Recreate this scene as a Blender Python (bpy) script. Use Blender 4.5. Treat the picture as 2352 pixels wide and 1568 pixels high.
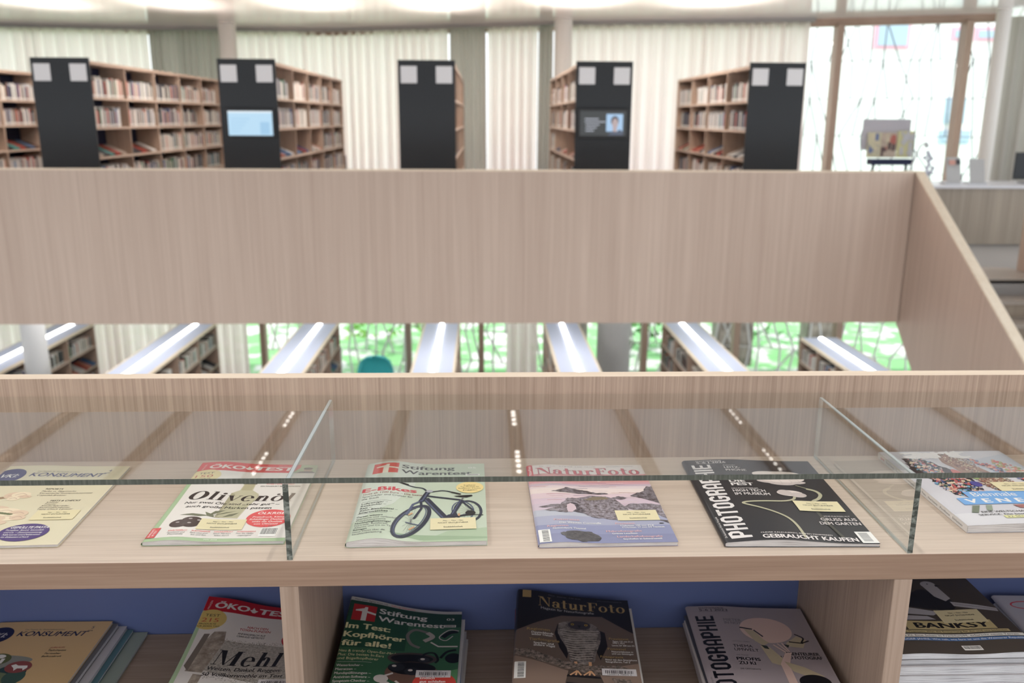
import bpy, bmesh, math, random
import numpy as np
from mathutils import Vector, Matrix
for o in list(bpy.data.objects): bpy.data.objects.remove(o, do_unlink=True)
SC = bpy.context.scene
COL = SC.collection
rnd = random.Random(7)

# ------------------------------------------------------------------ camera
FPX, CX, CY = 2007.0, 1176.0, 784.0
PITCH, YAW, ROLL = math.radians(14.3), math.radians(1.9), 0.0052
_F0 = Vector((math.sin(YAW), math.cos(YAW), 0)); _R0 = Vector((math.cos(YAW), -math.sin(YAW), 0)); _U = Vector((0, 0, 1))
CF = _F0*math.cos(PITCH) - _U*math.sin(PITCH)
_Up = _U*math.cos(PITCH) + _F0*math.sin(PITCH)
CR = _R0*math.cos(ROLL) + _Up*math.sin(ROLL)
CU = -_R0*math.sin(ROLL) + _Up*math.cos(ROLL)
cam_d = bpy.data.cameras.new('camera'); cam = bpy.data.objects.new('camera', cam_d); COL.objects.link(cam)
cam_d.sensor_width = 36.0; cam_d.lens = FPX/2352*36.0
cam_d.clip_start = 0.02; cam_d.clip_end = 200
cam_d.dof.use_dof = True; cam_d.dof.focus_distance = 1.30; cam_d.dof.aperture_fstop = 4.8
M3 = Matrix((CR, CU, -CF)).transposed()
cam.matrix_world = M3.to_4x4()
SC.camera = cam
def proj(p):
    w = p.dot(CF); return CX + FPX*p.dot(CR)/w, CY - FPX*p.dot(CU)/w, w

# ------------------------------------------------------------------ world, exposure
W = bpy.data.worlds.new('world'); SC.world = W; W.use_nodes = True
bg = W.node_tree.nodes['Background']; bg.inputs[0].default_value = (0.93, 0.965, 1.0, 1); bg.inputs[1].default_value = 1.9
sun_d = bpy.data.lights.new('sun', 'SUN'); sun_d.energy = 3.0; sun_d.angle = .01; sun_d.color = (1, .97, .92)
sun = bpy.data.objects.new('sun', sun_d); COL.objects.link(sun); sun.rotation_euler = (math.radians(14), 0, math.radians(-8))
SC.view_settings.view_transform = 'Standard'; SC.view_settings.look = 'None'
SC.view_settings.exposure = 0.0; SC.view_settings.gamma = 1.0; SC.view_settings.use_curve_mapping = False
SPOT_W = 8.2       # watt of each small ceiling spot
LED = 14.0
LED_UP = 12.0
UP_W = 66.0       # watt of each bookcase top uplight
FAR_W, LOW_W = 31.0, 18.0   # watt of the added fill lamps on the two far floors

# ------------------------------------------------------------------ materials
def lin(c): return c/12.92 if c <= .04045 else ((c+.055)/1.055)**2.4
def s2l(r, g, b, k=1.0): return tuple(min(.95, lin(v/255)*k) for v in (r, g, b)) + (1,)
MATS = {}
def new_mat(name):
    m = bpy.data.materials.new(name); m.use_nodes = True
    nt = m.node_tree; b = nt.nodes['Principled BSDF']; return m, nt, b
def plain(name, col, rough=.5, spec=.4, metal=0.0, coat=0.0):
    if name in MATS: return MATS[name]
    m, nt, b = new_mat(name)
    b.inputs['Base Color'].default_value = col if len(col) == 4 else tuple(col)+(1,)
    b.inputs['Roughness'].default_value = rough; b.inputs['Specular IOR Level'].default_value = spec
    b.inputs['Metallic'].default_value = metal; b.inputs['Coat Weight'].default_value = coat
    MATS[name] = m; return m
def emis(name, col, st):
    if name in MATS: return MATS[name]
    m, nt, b = new_mat(name)
    b.inputs['Base Color'].default_value = (0, 0, 0, 1)
    b.inputs['Emission Color'].default_value = tuple(col)+(1,); b.inputs['Emission Strength'].default_value = st
    MATS[name] = m; return m
def wood(name, c1, c2, axis='z', rough=.45, fine=300, coord='Object', bump=.02, plank=2.2):
    """oak veneer: fine fibres along an axis, broad tone changes across it"""
    if name in MATS: return MATS[name]
    m, nt, b = new_mat(name); N, L = nt.nodes, nt.links
    tc = N.new('ShaderNodeTexCoord')
    def noise(sx, sy, sz, scale, detail):
        mp = N.new('ShaderNodeMapping'); mp.inputs['Scale'].default_value = (sx, sy, sz)
        L.new(tc.outputs[coord], mp.inputs[0])
        n = N.new('ShaderNodeTexNoise'); n.inputs['Scale'].default_value = scale; n.inputs['Detail'].default_value = detail
        L.new(mp.outputs[0], n.inputs['Vector']); return n
    s = {'x': (.02, 1, 1), 'y': (1, .02, 1), 'z': (1, 1, .015)}[axis]
    n1 = noise(*s, fine, 5); n2 = noise(s[0]*1.0, s[1], s[2], plank, 2); n3 = noise(s[0]*2, s[1]*1, s[2]*2, fine*.14, 3)
    a = N.new('ShaderNodeMath'); a.operation = 'MULTIPLY_ADD'; a.inputs[1].default_value = .60
    a2 = N.new('ShaderNodeMath'); a2.operation = 'MULTIPLY_ADD'; a2.inputs[1].default_value = .30
    L.new(n1.outputs[0], a.inputs[0]); L.new(n3.outputs[0], a2.inputs[0]); L.new(a2.outputs[0], a.inputs[2])
    a3 = N.new('ShaderNodeMath'); a3.operation = 'MULTIPLY'; a3.inputs[1].default_value = .38
    L.new(n2.outputs[0], a3.inputs[0]); L.new(a3.outputs[0], a2.inputs[2])
    r = N.new('ShaderNodeValToRGB'); r.color_ramp.elements[0].position = .38; r.color_ramp.elements[1].position = .84
    r.color_ramp.elements[0].color = c1; r.color_ramp.elements[1].color = c2
    L.new(a.outputs[0], r.inputs[0]); L.new(r.outputs[0], b.inputs['Base Color'])
    b.inputs['Roughness'].default_value = rough; b.inputs['Specular IOR Level'].default_value = .3
    bp = N.new('ShaderNodeBump'); bp.inputs['Strength'].default_value = bump; bp.inputs['Distance'].default_value = .002
    L.new(n1.outputs[0], bp.inputs['Height']); L.new(bp.outputs[0], b.inputs['Normal'])
    MATS[name] = m; return m
OAK_D, OAK_L = (.30, .205, .155, 1), (.56, .42, .33, 1)
oak_z = wood('oak_upright', OAK_D, OAK_L, 'z')
oak_far = wood('oak_parapet', (.43, .315, .25, 1), (.60, .465, .38, 1), 'z', fine=45, plank=.9)
oak_x = wood('oak_lengthwise', (.40, .295, .225, 1), (.66, .53, .43, 1), 'x')
oak_y = wood('oak_crosswise', OAK_D, OAK_L, 'y')
oak_top = wood('oak_tabletop', (.52, .40, .315, 1), (.72, .59, .485, 1), 'x', rough=.38)
oak_edge = wood('oak_edge_band', (.62, .48, .36, 1), (.82, .69, .54, 1), 'x', fine=60)
oak_edge_y = wood('oak_edge_band_deep', (.74, .61, .46, 1), (.88, .77, .62, 1), 'y', fine=60)
oak_shelf = wood('oak_shelf', (.42, .31, .24, 1), (.62, .49, .40, 1), 'y', fine=40)
oak_brown = wood('oak_beam', (.17, .105, .07, 1), (.30, .20, .14, 1), 'y', fine=50)
oak_counter = wood('oak_counter', (.24, .20, .16, 1), (.42, .36, .29, 1), 'z', fine=60)
white_paint = plain('white_paint', (.74, .73, .71), .6, .3)
grey_paint = plain('grey_paint', (.62, .62, .62), .6, .3)
black_panel = plain('black_laminate', (.026, .029, .033), .5, .35)
lav = plain('lavender_top', (.60, .65, .82), .45, .4)  # even pale lavender tone for the lower bookcase tops
blue_back = plain('blue_laminate', (.12, .155, .33), .5, .3)
navy = plain('navy_laminate', (.02, .025, .06), .6, .2)
paper_white = plain('white_paper', (.78, .77, .78), .7, .2)
led_mat = emis('led_light', (1, .98, .93), LED)
led_up = emis('led_uplight', (1, .94, .86), LED_UP)
ceil_far = plain('glossy_white_ceiling', (.92, .86, .83), .12, .5)
ceil_near = plain('grey_ceiling_panel', (.88, .92, .98), .7, .2)
metal_dark = plain('dark_metal', (.05, .05, .055), .4, .5, .6)
metal_grey = plain('grey_metal', (.45, .46, .48), .4, .5, .6)
carpet = plain('grey_flooring', (.33, .32, .31), .55, .3)

def glass_mat(name, tint, ior=1.5):
    m = bpy.data.materials.new(name); m.use_nodes = True; nt = m.node_tree; N, L = nt.nodes, nt.links
    N.remove(N['Principled BSDF'])
    t = N.new('ShaderNodeBsdfTransparent'); t.inputs[0].default_value = tint
    g = N.new('ShaderNodeBsdfGlossy'); g.inputs['Roughness'].default_value = .012; g.inputs[0].default_value = (1, 1, 1, 1)
    f = N.new('ShaderNodeFresnel'); f.inputs[0].default_value = ior
    geo = N.new('ShaderNodeNewGeometry')
    # outer faces reflect; the inner side of a face lets everything pass, so a pane shows one clean mirror image per face
    inv = N.new('ShaderNodeMath'); inv.operation = 'SUBTRACT'; inv.inputs[0].default_value = 1.0
    L.new(geo.outputs['Backfacing'], inv.inputs[1])
    mu = N.new('ShaderNodeMath'); mu.operation = 'MULTIPLY'; L.new(f.outputs[0], mu.inputs[0]); L.new(inv.outputs[0], mu.inputs[1])
    mx = N.new('ShaderNodeMixShader'); L.new(mu.outputs[0], mx.inputs[0]); L.new(t.outputs[0], mx.inputs[1]); L.new(g.outputs[0], mx.inputs[2])
    L.new(mx.outputs[0], N['Material Output'].inputs[0]); return m
glass = glass_mat('clear_glass', (.955, .972, .968, 1), 2.0)
pane_glass = glass_mat('window_glass', (.98, .99, .99, 1), 1.45)
def edge_mat(name, axis, dark, light):
    m, nt, b = new_mat(name); N, L = nt.nodes, nt.links
    tc = N.new('ShaderNodeTexCoord'); mp = N.new('ShaderNodeMapping')
    mp.inputs['Scale'].default_value = {'x': (260, 10, 25), 'z': (60, 10, 110)}[axis]
    if axis == 'z': mp.inputs['Rotation'].default_value = (0, .5, 0)
    L.new(tc.outputs['Object'], mp.inputs[0])
    n = N.new('ShaderNodeTexNoise'); n.inputs['Scale'].default_value = 1.0; n.inputs['Detail'].default_value = 4; n.inputs['Distortion'].default_value = .6 if axis == 'z' else 0
    L.new(mp.outputs[0], n.inputs['Vector'])
    r = N.new('ShaderNodeValToRGB'); e = r.color_ramp.elements; e[0].position = .45; e[0].color = dark; e[1].position = .8 if axis == 'x' else .72; e[1].color = light
    L.new(n.outputs[0], r.inputs[0]); L.new(r.outputs[0], b.inputs['Base Color'])
    b.inputs['Roughness'].default_value = .18; b.inputs['Specular IOR Level'].default_value = .5
    return m
edge_x = edge_mat('glass_edge_long', 'x', (.085, .092, .075, 1), (.16, .168, .14, 1))
edge_z = edge_mat('glass_edge_upright', 'z', (.05, .056, .045, 1), (.30, .32, .28, 1))
edge_pale = bpy.data.materials.new('glass_edge_pale'); edge_pale.use_nodes = True; _nt = edge_pale.node_tree; _nt.nodes.remove(_nt.nodes['Principled BSDF'])
_t = _nt.nodes.new('ShaderNodeBsdfTransparent'); _t.inputs[0].default_value = (.82, .90, .86, 1); _g = _nt.nodes.new('ShaderNodeBsdfGlossy'); _g.inputs['Roughness'].default_value = .12
_m = _nt.nodes.new('ShaderNodeMixShader'); _m.inputs[0].default_value = .5; _nt.links.new(_t.outputs[0], _m.inputs[1]); _nt.links.new(_g.outputs[0], _m.inputs[2]); _nt.links.new(_m.outputs[0], _nt.nodes['Material Output'].inputs[0])

def cloth_mat(name, col, trans, see=.0):
    m = bpy.data.materials.new(name); m.use_nodes = True; nt = m.node_tree; N, L = nt.nodes, nt.links
    N.remove(N['Principled BSDF'])
    d = N.new('ShaderNodeBsdfDiffuse'); d.inputs[0].default_value = col
    t = N.new('ShaderNodeBsdfTranslucent'); t.inputs[0].default_value = col
    mx = N.new('ShaderNodeMixShader'); mx.inputs[0].default_value = trans
    L.new(d.outputs[0], mx.inputs[1]); L.new(t.outputs[0], mx.inputs[2])
    tr = N.new('ShaderNodeBsdfTransparent'); m2 = N.new('ShaderNodeMixShader'); m2.inputs[0].default_value = see
    L.new(mx.outputs[0], m2.inputs[1]); L.new(tr.outputs[0], m2.inputs[2])
    L.new(m2.outputs[0], N['Material Output'].inputs[0]); return m
sheer = cloth_mat('sheer_cream_cloth', (.97, .87, .84, 1), .58, .05)
heavy = cloth_mat('heavy_grey_cloth', (.50, .47, .43, 1), .30, .0)

# ------------------------------------------------------------------ mesh helpers
class MB:
    def __init__(s): s.v = []; s.f = []; s.m = []
    def add(s, vs, fs, mi=0):
        n = len(s.v); s.v += [tuple(v) for v in vs]; s.f += [tuple(i+n for i in f) for f in fs]; s.m += [mi]*len(fs); return s
    def box(s, x0, x1, y0, y1, z0, z1, mi=0, tm=None, fm=None):
        vs = [(x0, y0, z0), (x1, y0, z0), (x1, y1, z0), (x0, y1, z0), (x0, y0, z1), (x1, y0, z1), (x1, y1, z1), (x0, y1, z1)]
        fs = [(0, 3, 2, 1), (4, 5, 6, 7), (0, 1, 5, 4), (1, 2, 6, 5), (2, 3, 7, 6), (3, 0, 4, 7)]
        k = len(s.f); s.add(vs, fs, mi)
        if tm is not None: s.m[k+1] = tm
        if fm is not None: s.m[k+2] = fm
        return s
    def rod(s, a, b, r, n=6, mi=0, r2=None):
        a, b = Vector(a), Vector(b); d = (b-a).normalized()
        u = d.orthogonal().normalized(); w = d.cross(u); r2 = r if r2 is None else r2
        vs = [a+(u*math.cos(t)+w*math.sin(t))*r for t in [2*math.pi*i/n for i in range(n)]]
        vs += [b+(u*math.cos(t)+w*math.sin(t))*r2 for t in [2*math.pi*i/n for i in range(n)]]
        fs = [(i, (i+1) % n, n+(i+1) % n, n+i) for i in range(n)] + [tuple(range(n-1, -1, -1)), tuple(range(n, 2*n))]
        return s.add(vs, fs, mi)
    def prism(s, pts, x0, x1, mi=0):
        """polygon in (y,z) extruded along x"""
        n = len(pts); vs = [(x0, y, z) for y, z in pts]+[(x1, y, z) for y, z in pts]
        fs = [tuple(range(n)), tuple(range(2*n-1, n-1, -1))]+[(i, i+n, (i+1) % n+n, (i+1) % n) for i in range(n)]
        return s.add(vs, fs, mi)
    def lathe(s, c, prof, n=24, mi=0):
        vs = []; fs = []
        for r, z in prof:
            vs += [(c[0]+r*math.cos(2*math.pi*i/n), c[1]+r*math.sin(2*math.pi*i/n), c[2]+z) for i in range(n)]
        for k in range(len(prof)-1):
            fs += [(k*n+i, k*n+(i+1) % n, (k+1)*n+(i+1) % n, (k+1)*n+i) for i in range(n)]
        fs += [tuple(range(n-1, -1, -1)), tuple(range((len(prof)-1)*n, len(prof)*n))]
        return s.add(vs, fs, mi)
    def build(s, name, mats, parent=None, bevel=0, smooth=False, seg=2):
        me = bpy.data.meshes.new(name)
        off = parent['_o'] if parent is not None and '_o' in parent else (0, 0, 0)
        me.from_pydata([(x-off[0], y-off[1], z-off[2]) for x, y, z in s.v], [], s.f)
        for m in (mats if isinstance(mats, (list, tuple)) else [mats]): me.materials.append(m)
        me.polygons.foreach_set('material_index', s.m)
        if smooth: me.polygons.foreach_set('use_smooth', [True]*len(me.polygons))
        bm = bmesh.new(); bm.from_mesh(me); bmesh.ops.recalc_face_normals(bm, faces=bm.faces); bm.to_mesh(me); bm.free()
        o = bpy.data.objects.new(name, me); COL.objects.link(o)
        if parent is not None: o.parent = parent; o['_o'] = off
        if bevel:
            md = o.modifiers.new('bevel', 'BEVEL'); md.width = bevel; md.segments = seg; md.limit_method = 'ANGLE'; md.harden_normals = False
        return o
def thing(name, label, cat, loc=(0, 0, 0), group=None):
    o = bpy.data.objects.new(name, None); COL.objects.link(o); o.location = loc; o.empty_display_size = .05
    o['_o'] = tuple(loc); o['label'] = label; o['category'] = cat
    if group: o['group'] = group
    return o
def tag(o, label, cat, group=None, kind=None):
    o['label'] = label; o['category'] = cat
    if group: o['group'] = group
    if kind: o['kind'] = kind
    return o
def struct(o): o['kind'] = 'structure'; return o
def box(name, dims, mat, parent=None, bevel=0, **k): return MB().box(*dims, **k).build(name, mat, parent, bevel)

# ------------------------------------------------------------------ setting
FLOOR, LOW, CEIL = -1.55, -5.40, 1.60
TOPZ = -.611
struct(box('floor', (-9, 9, -3, 1.56, FLOOR-.4, FLOOR), plain('pale_flooring', (.62, .60, .58), .55, .3)))
struct(MB().box(-13, 10, 9.0, 18.0, FLOOR-.35, FLOOR-.02).box(4.52, 10, 8.6, 9.0, FLOOR-.35, FLOOR-.02).build('floor_upper_landing', carpet))
struct(box('floor_lower', (-13, 11, 1, 18.2, LOW-.2, LOW), carpet))
# facade line on plan (curved building front)
FAC = [(-12.5, 16.0), (-8.7, 16.95), (-6.1, 17.38), (-2.9, 17.42), (-.9, 16.75), (1.28, 15.9), (3.4, 15.45), (5.36, 15.04), (7.8, 14.1), (9.6, 13.3)]
def fac_y(x):
    for (a, b), (c, d) in zip(FAC, FAC[1:]):
        if a <= x <= c: return b+(d-b)*(x-a)/(c-a)
    return FAC[0][1] if x < 0 else FAC[-1][1]
def strip_poly(y0, zlo, zhi, name, mat, back=.9):
    n = len(FAC); vs = [(x, y0, zlo) for x, y in FAC]+[(x, y+back, zlo) for x, y in FAC]+[(x, y0, zhi) for x, y in FAC]+[(x, y+back, zhi) for x, y in FAC]
    fs = []
    for i in range(n-1):
        fs += [(i, i+n, i+n+1, i+1), (2*n+i, 2*n+i+1, 3*n+i+1, 3*n+i), (i, i+1, 2*n+i+1, 2*n+i), (n+i, 3*n+i, 3*n+i+1, n+i+1)]
    fs += [(0, 2*n, 3*n, n), (n-1, 2*n-1, 4*n-1, 3*n-1)]
    return struct(MB().add(vs, fs).build(name, mat))
strip_poly(8.6, CEIL, CEIL+.3, 'ceiling', ceil_far, back=.35)
struct(box('ceiling_near', (-9, 9, -3, 7.6, CEIL, CEIL+.3), ceil_near))
struct(box('trim_1', (-9, 9, 7.6, 8.6, CEIL-.02, CEIL+.3), oak_brown))
strip_poly(9.06, FLOOR-.5, FLOOR-.36, 'ceiling_lower', white_paint, back=.2)
lawn_m, _nt, _b = new_mat('lawn_glare_patches')
_n = _nt.nodes.new('ShaderNodeTexNoise'); _n.inputs['Scale'].default_value = 1.7; _n.inputs['Detail'].default_value = 3
_tc = _nt.nodes.new('ShaderNodeTexCoord'); _nt.links.new(_tc.outputs['Object'], _n.inputs['Vector'])
_r = _nt.nodes.new('ShaderNodeValToRGB'); _e = _r.color_ramp.elements; _e[0].position = .48; _e[0].color = (.20, .47, .19, 1); _e[1].position = .60; _e[1].color = (.66, .68, .64, 1)  # near-white patches put the overexposed glare into the lawn colour
_nt.links.new(_n.outputs[0], _r.inputs[0]); _nt.links.new(_r.outputs[0], _b.inputs['Base Color']); _b.inputs['Roughness'].default_value = .9
struct(box('ground_lawn', (-60, 60, 18.2, 80, LOW-.3, LOW-.1), lawn_m))
bpy.data.objects['ground_lawn'].name = 'lawn'; tag(bpy.data.objects['lawn'], 'bright green lawn outside the lower windows', 'lawn', kind='stuff')

# curtain rails / window heads
def along(x0, x1, n):
    return [(x0+(x1-x0)*i/n, fac_y(x0+(x1-x0)*i/n)) for i in range(n+1)]
def rail(name, x0, x1, z0, z1, dy0, dy1, mat):
    p = along(x0, x1, 24); mb = MB()
    for (a, b), (c, d) in zip(p, p[1:]):
        mb.add([(a, b+dy0, z0), (c, d+dy0, z0), (c, d+dy1, z0), (a, b+dy1, z0), (a, b+dy0, z1), (c, d+dy0, z1), (c, d+dy1, z1), (a, b+dy1, z1)],
               [(0, 3, 2, 1), (4, 5, 6, 7), (0, 1, 5, 4), (2, 3, 7, 6)])
    return mb.build(name, mat)
struct(rail('trim_2', -12, 5.36, CEIL-.06, CEIL, -.30, -.05, plain('rail_grey', (.34, .33, .32), .5, .3)))
struct(rail('trim_3', 5.36, 7.95, CEIL-.07, CEIL, -.08, .08, oak_y))
struct(rail('wall_facade_spandrel', -12.4, 9.5, FLOOR-.55, FLOOR, .10, .35, white_paint))

def window(n, xs, z0, z1, mull, paneled=True, mw=.11):
    x0, x1 = xs
    y0, y1 = fac_y(x0), fac_y(x1)
    root = bpy.data.objects.new('window_%d' % n, None); COL.objects.link(root); root['kind'] = 'structure'; root['_o'] = (0, 0, 0)
    p = along(x0, x1, 10); mb = MB()
    for (a, b), (c, d) in zip(p, p[1:]):
        mb.add([(a, b+.05, z0), (c, d+.05, z0), (c, d+.05, z1), (a, b+.05, z1)], [(0, 1, 2, 3)])
    mb.build('pane', pane_glass, root)
    fr = MB()
    for xm in mull:
        y = fac_y(xm); fr = MB().box(xm-mw/2, xm+mw/2, y-.10, y+.10, z0, z1); fr.build('mullion', oak_z, root)
    for z in (z0, z1):
        mb = MB()
        for (a, b), (c, d) in zip(p, p[1:]):
            mb.add([(a, b-.05, z-.03), (c, d-.05, z-.03), (c, d+.07, z-.03), (a, b+.07, z-.03), (a, b-.05, z+.03), (c, d-.05, z+.03), (c, d+.07, z+.03), (a, b+.07, z+.03)],
                   [(0, 3, 2, 1), (4, 5, 6, 7), (0, 1, 5, 4), (2, 3, 7, 6)])
        mb.build('window_frame', oak_y, root)
window(1, (5.36, 7.9), FLOOR+.03, CEIL-.09, (5.80, 7.56))
window(2, (-12.3, -4.6), LOW+.04, FLOOR-.6, ())
window(3, (-4.6, 1.0), LOW+.04, FLOOR-.6, (-4.48, -1.50, -.05))
window(4, (2.6, 9.4), LOW+.04, FLOOR-.6, (2.95, 4.55, 6.2, 7.9))
window(5, (-12.3, 5.3), FLOOR+.03, CEIL-.09, ())

# lattice of bent rods hung outside the glass
def lattice(name, x0, x1, z0, z1, label, seed, mat, r=.016):
    rr = random.Random(seed); mb = MB(); z = z0; dy = .75
    nodes_prev = None
    while z < z1+.01:
        xs = []; x = x0+rr.uniform(0, .15)
        while x < x1: xs.append(x); x += rr.uniform(.12, .27)
        pts = [Vector((x, fac_y(x)+dy+rr.uniform(-.05, .05), z)) for x in xs]
        for a, b in zip(pts, pts[1:]): mb.rod(a, b, r*.55, 5)
        if nodes_prev:
            for p in nodes_prev:
                q = min(pts, key=lambda t: abs(t.x-p.x-rr.choice((-.2, -.04, 0, 0, .05, .2))))
                mb.rod(p, q, r, 5)
        nodes_prev = pts; z += .62
    return tag(mb.build(name, mat), label, 'screen')
rodm = plain('white_rod_darkened', (.20, .22, .25), .5, .3)  # pale rods' dark look against the bright window is put into the colour
rodw = plain('white_rod_bright', (.92, .93, .93), .5, .3)
lattice('metal_lattice', 5.2, 9.0, -1.5, 1.9, 'thin grey rod lattice outside the tall bright upper window', 3, rodm, .0115)
lattice('metal_lattice', -4.7, 1.6, LOW, -2.0, 'white rod lattice outside the lower window, left of the middle', 5, rodw, .022)
lattice('metal_lattice', 2.2, 9.4, LOW, -2.0, 'white rod lattice outside the lower window on the right', 6, rodw, .02)

# house outside the upper right window
t = thing('apartment_house', 'white house with pink framed windows seen through the upper right window', 'building', (16, 34, LOW-.1))
hw = plain('white_render', (.92, .92, .93), .8, .1); pk = plain('pink_frame', (.85, .45, .55), .6, .2); bw = plain('pale_blue_pane', (.42, .55, .68), .2, .5)
MB().box(9.0, 25, 34, 44, LOW-.1, 9).build('wall', hw, t)
for (xa, xb, za, zb) in [(14.6, 15.95, 2.6, 4.3), (17.5, 18.0, 2.9, 3.4), (18.4, 19.2, 2.9, 3.4), (17.6, 18.4, -.1, .85), (17.5, 18.7, -.85, -.35), (19.3, 19.9, -.2, .8)]:
    w = MB().box(xa, xb, 33.92, 34.02, za, zb).build('window_frame', pk if zb > 1 else bw, t)
    MB().box(xa+.12, xb-.12, 33.88, 33.93, za+.12, zb-.12).build('pane', bw, w)

# shrubs and ground features on the lawn
def shrub(x, y, r, label, col):
    mb = MB(); rr = random.Random(int(x*10)+5)
    for i in range(260):
        a, b, c = rr.uniform(0, 6.28), rr.uniform(0, 1.5), r*rr.uniform(.7, 1.0)
        p = Vector((x+c*math.cos(a)*math.cos(b), y+c*math.sin(a)*math.cos(b), LOW+.12+c*1.25*math.sin(b)))
        q = p+Vector((rr.uniform(-.2, .2), rr.uniform(-.2, .2), rr.uniform(-.1, .2)))
        s = p+Vector((rr.uniform(-.2, .2), rr.uniform(-.2, .2), rr.uniform(0, .2)))
        mb.add([p, q, s], [(0, 1, 2)])
    return tag(mb.build('shrub', plain('leaf_%s' % label[:5], col, .8, .1)), label, 'shrub')
shrub(-2.4, 21, 1.0, 'light green leafy shrub outside left of the round turquoise chair', (.30, .55, .16))
shrub(4.0, 20.5, .9, 'dark green shrub outside between the two rightmost lower bookcases', (.10, .24, .08))
shrub(7.6, 21.5, 1.2, 'mid green shrub outside at the right end of the lower window', (.14, .34, .12))
# stone blocks seen through lower right window
for x, y, l in [(5.75, 19.2, 'grey brown stone block on the lawn beyond the lower right window'), (7.95, 19.5, 'dark grey stone block outside near the balustrade edge')]:
    mb = MB().box(x-.42, x+.42, y, y+.6, LOW-.1, -3.75 if x < 6 else -3.6)
    m, nt, b = new_mat('stone_%d' % int(x)); n = nt.nodes.new('ShaderNodeTexNoise'); n.inputs['Scale'].default_value = 6; n.inputs['Detail'].default_value = 6
    r = nt.nodes.new('ShaderNodeValToRGB'); r.color_ramp.elements[0].color = (.10, .08, .07, 1); r.color_ramp.elements[1].color = (.42, .36, .32, 1); r.color_ramp.elements[0].position = .35; r.color_ramp.elements[1].position = .7
    nt.links.new(n.outputs[0], r.inputs[0]); nt.links.new(r.outputs[0], b.inputs['Base Color'])
    tag(mb.build('stone_block', m, bevel=.05), l, 'stone')

# columns
struct(box('wall_left', (-13.2, -13.0, -3, 17, LOW-.2, CEIL+.3), white_paint))
struct(box('wall_back', (-9, 9, -3.15, -3.0, FLOOR, .25), white_paint))
def column(x, y, r, z0, z1, label, mat):
    return tag(MB().lathe((x, y, 0), [(r, z0), (r, z1)], 28).build('round_column', mat, smooth=False), label, 'column')
colm = plain('column_paint', (.78, .75, .71), .6, .3)
column(-4.50, 16.4, .15, FLOOR, CEIL, 'slim white column between curtains behind the two left black bookcase ends', colm)
column(1.34, 15.35, .15, FLOOR, CEIL, 'slim white column in front of the curtain left of the dark portrait screen', colm)
column(7.72, 13.50, .105, FLOOR, CEIL, 'white column at the right edge of the tall window', colm)
column(-6.0, 11.5, .15, LOW, FLOOR-.5, 'pale grey column on the lower floor at the left edge', grey_paint)
column(2.32, 15.1, .30, LOW, FLOOR-.5, 'thick grey column on the lower floor right of centre', grey_paint)

# curtains
def curtain(x0, x1, z0, z1, mat, label, seed, wave=.18, amp=.095, dy=-.16, gather=1.0):
    rr = random.Random(seed); mb = MB(); n = int((x1-x0)/wave*8); rows = 5
    ph = [rr.uniform(.7, 1.3) for _ in range(n//8+3)]; vs = []; fs = []
    acc = 0; phs = []
    for i in range(n+1): phs.append(acc); acc += 2*math.pi/8*ph[i//8]
    for k in range(rows):
        z = z1+(z0-z1)*k/(rows-1); am = amp*(.55+.45*k/(rows-1))
        for i in range(n+1):
            x = x0+(x1-x0)*i/n; y = fac_y(x)+dy
            vs.append((x+.25*am*math.cos(phs[i]*2+.3*k), y+am*math.sin(phs[i])*ph[i//8]+.012*math.sin(phs[i]*.31+k*.5), z))
    for k in range(rows-1):
        for i in range(n):
            a = k*(n+1)+i; fs.append((a, a+1, a+n+2, a+n+1))
    mb.add(vs, fs); o = mb.build('curtain', mat, smooth=True)
    return tag(o, label, 'curtain')
ZU0, ZU1 = FLOOR+.02, CEIL-.065
curtain(-12.2, -6.19, ZU0, ZU1, sheer, 'sheer cream curtain above the two leftmost bookcases, left of the grey one', 1)
curtain(-6.15, -4.72, ZU0, ZU1, heavy, 'heavy grey beige curtain left of the slim white column', 2, wave=.13, amp=.06, dy=-.22)
curtain(-4.66, -.62, ZU0, ZU1, sheer, 'sheer cream curtain hanging behind the blue screen bookcase', 3)
curtain(-.60, .05, ZU0, ZU1, heavy, 'narrow gathered grey curtain right of the central black bookcase end', 4, wave=.11, amp=.05, dy=-.2)
curtain(.07, .93, ZU0, ZU1, sheer, 'bright sheer curtain between two gathered grey curtains near the centre', 5)
curtain(.95, 1.2, ZU0, ZU1, heavy, 'very narrow grey curtain bundle left of the white column', 6, wave=.1, amp=.05, dy=-.2)
curtain(1.28, 5.33, ZU0, ZU1, sheer, 'sheer cream curtain left of the tall bright window', 7)
curtain(7.92, 9.5, ZU0, ZU1, heavy, 'heavy grey curtain at the right edge beside the computer monitor', 8, wave=.17, amp=.07, dy=-.3)
ZL0, ZL1 = LOW+.02, FLOOR-.55
curtain(-12.2, -4.75, ZL0, ZL1, sheer, 'sheer cream curtain on the lower floor at the left', 9)
curtain(.42, 1.02, ZL0, ZL1, sheer, 'white sheer curtain on the lower floor near the centre', 10)
curtain(1.1, 1.9, ZL0, ZL1, heavy, 'grey curtain on the lower floor left of the thick column', 11, wave=.13, amp=.06, dy=-.2)

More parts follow.
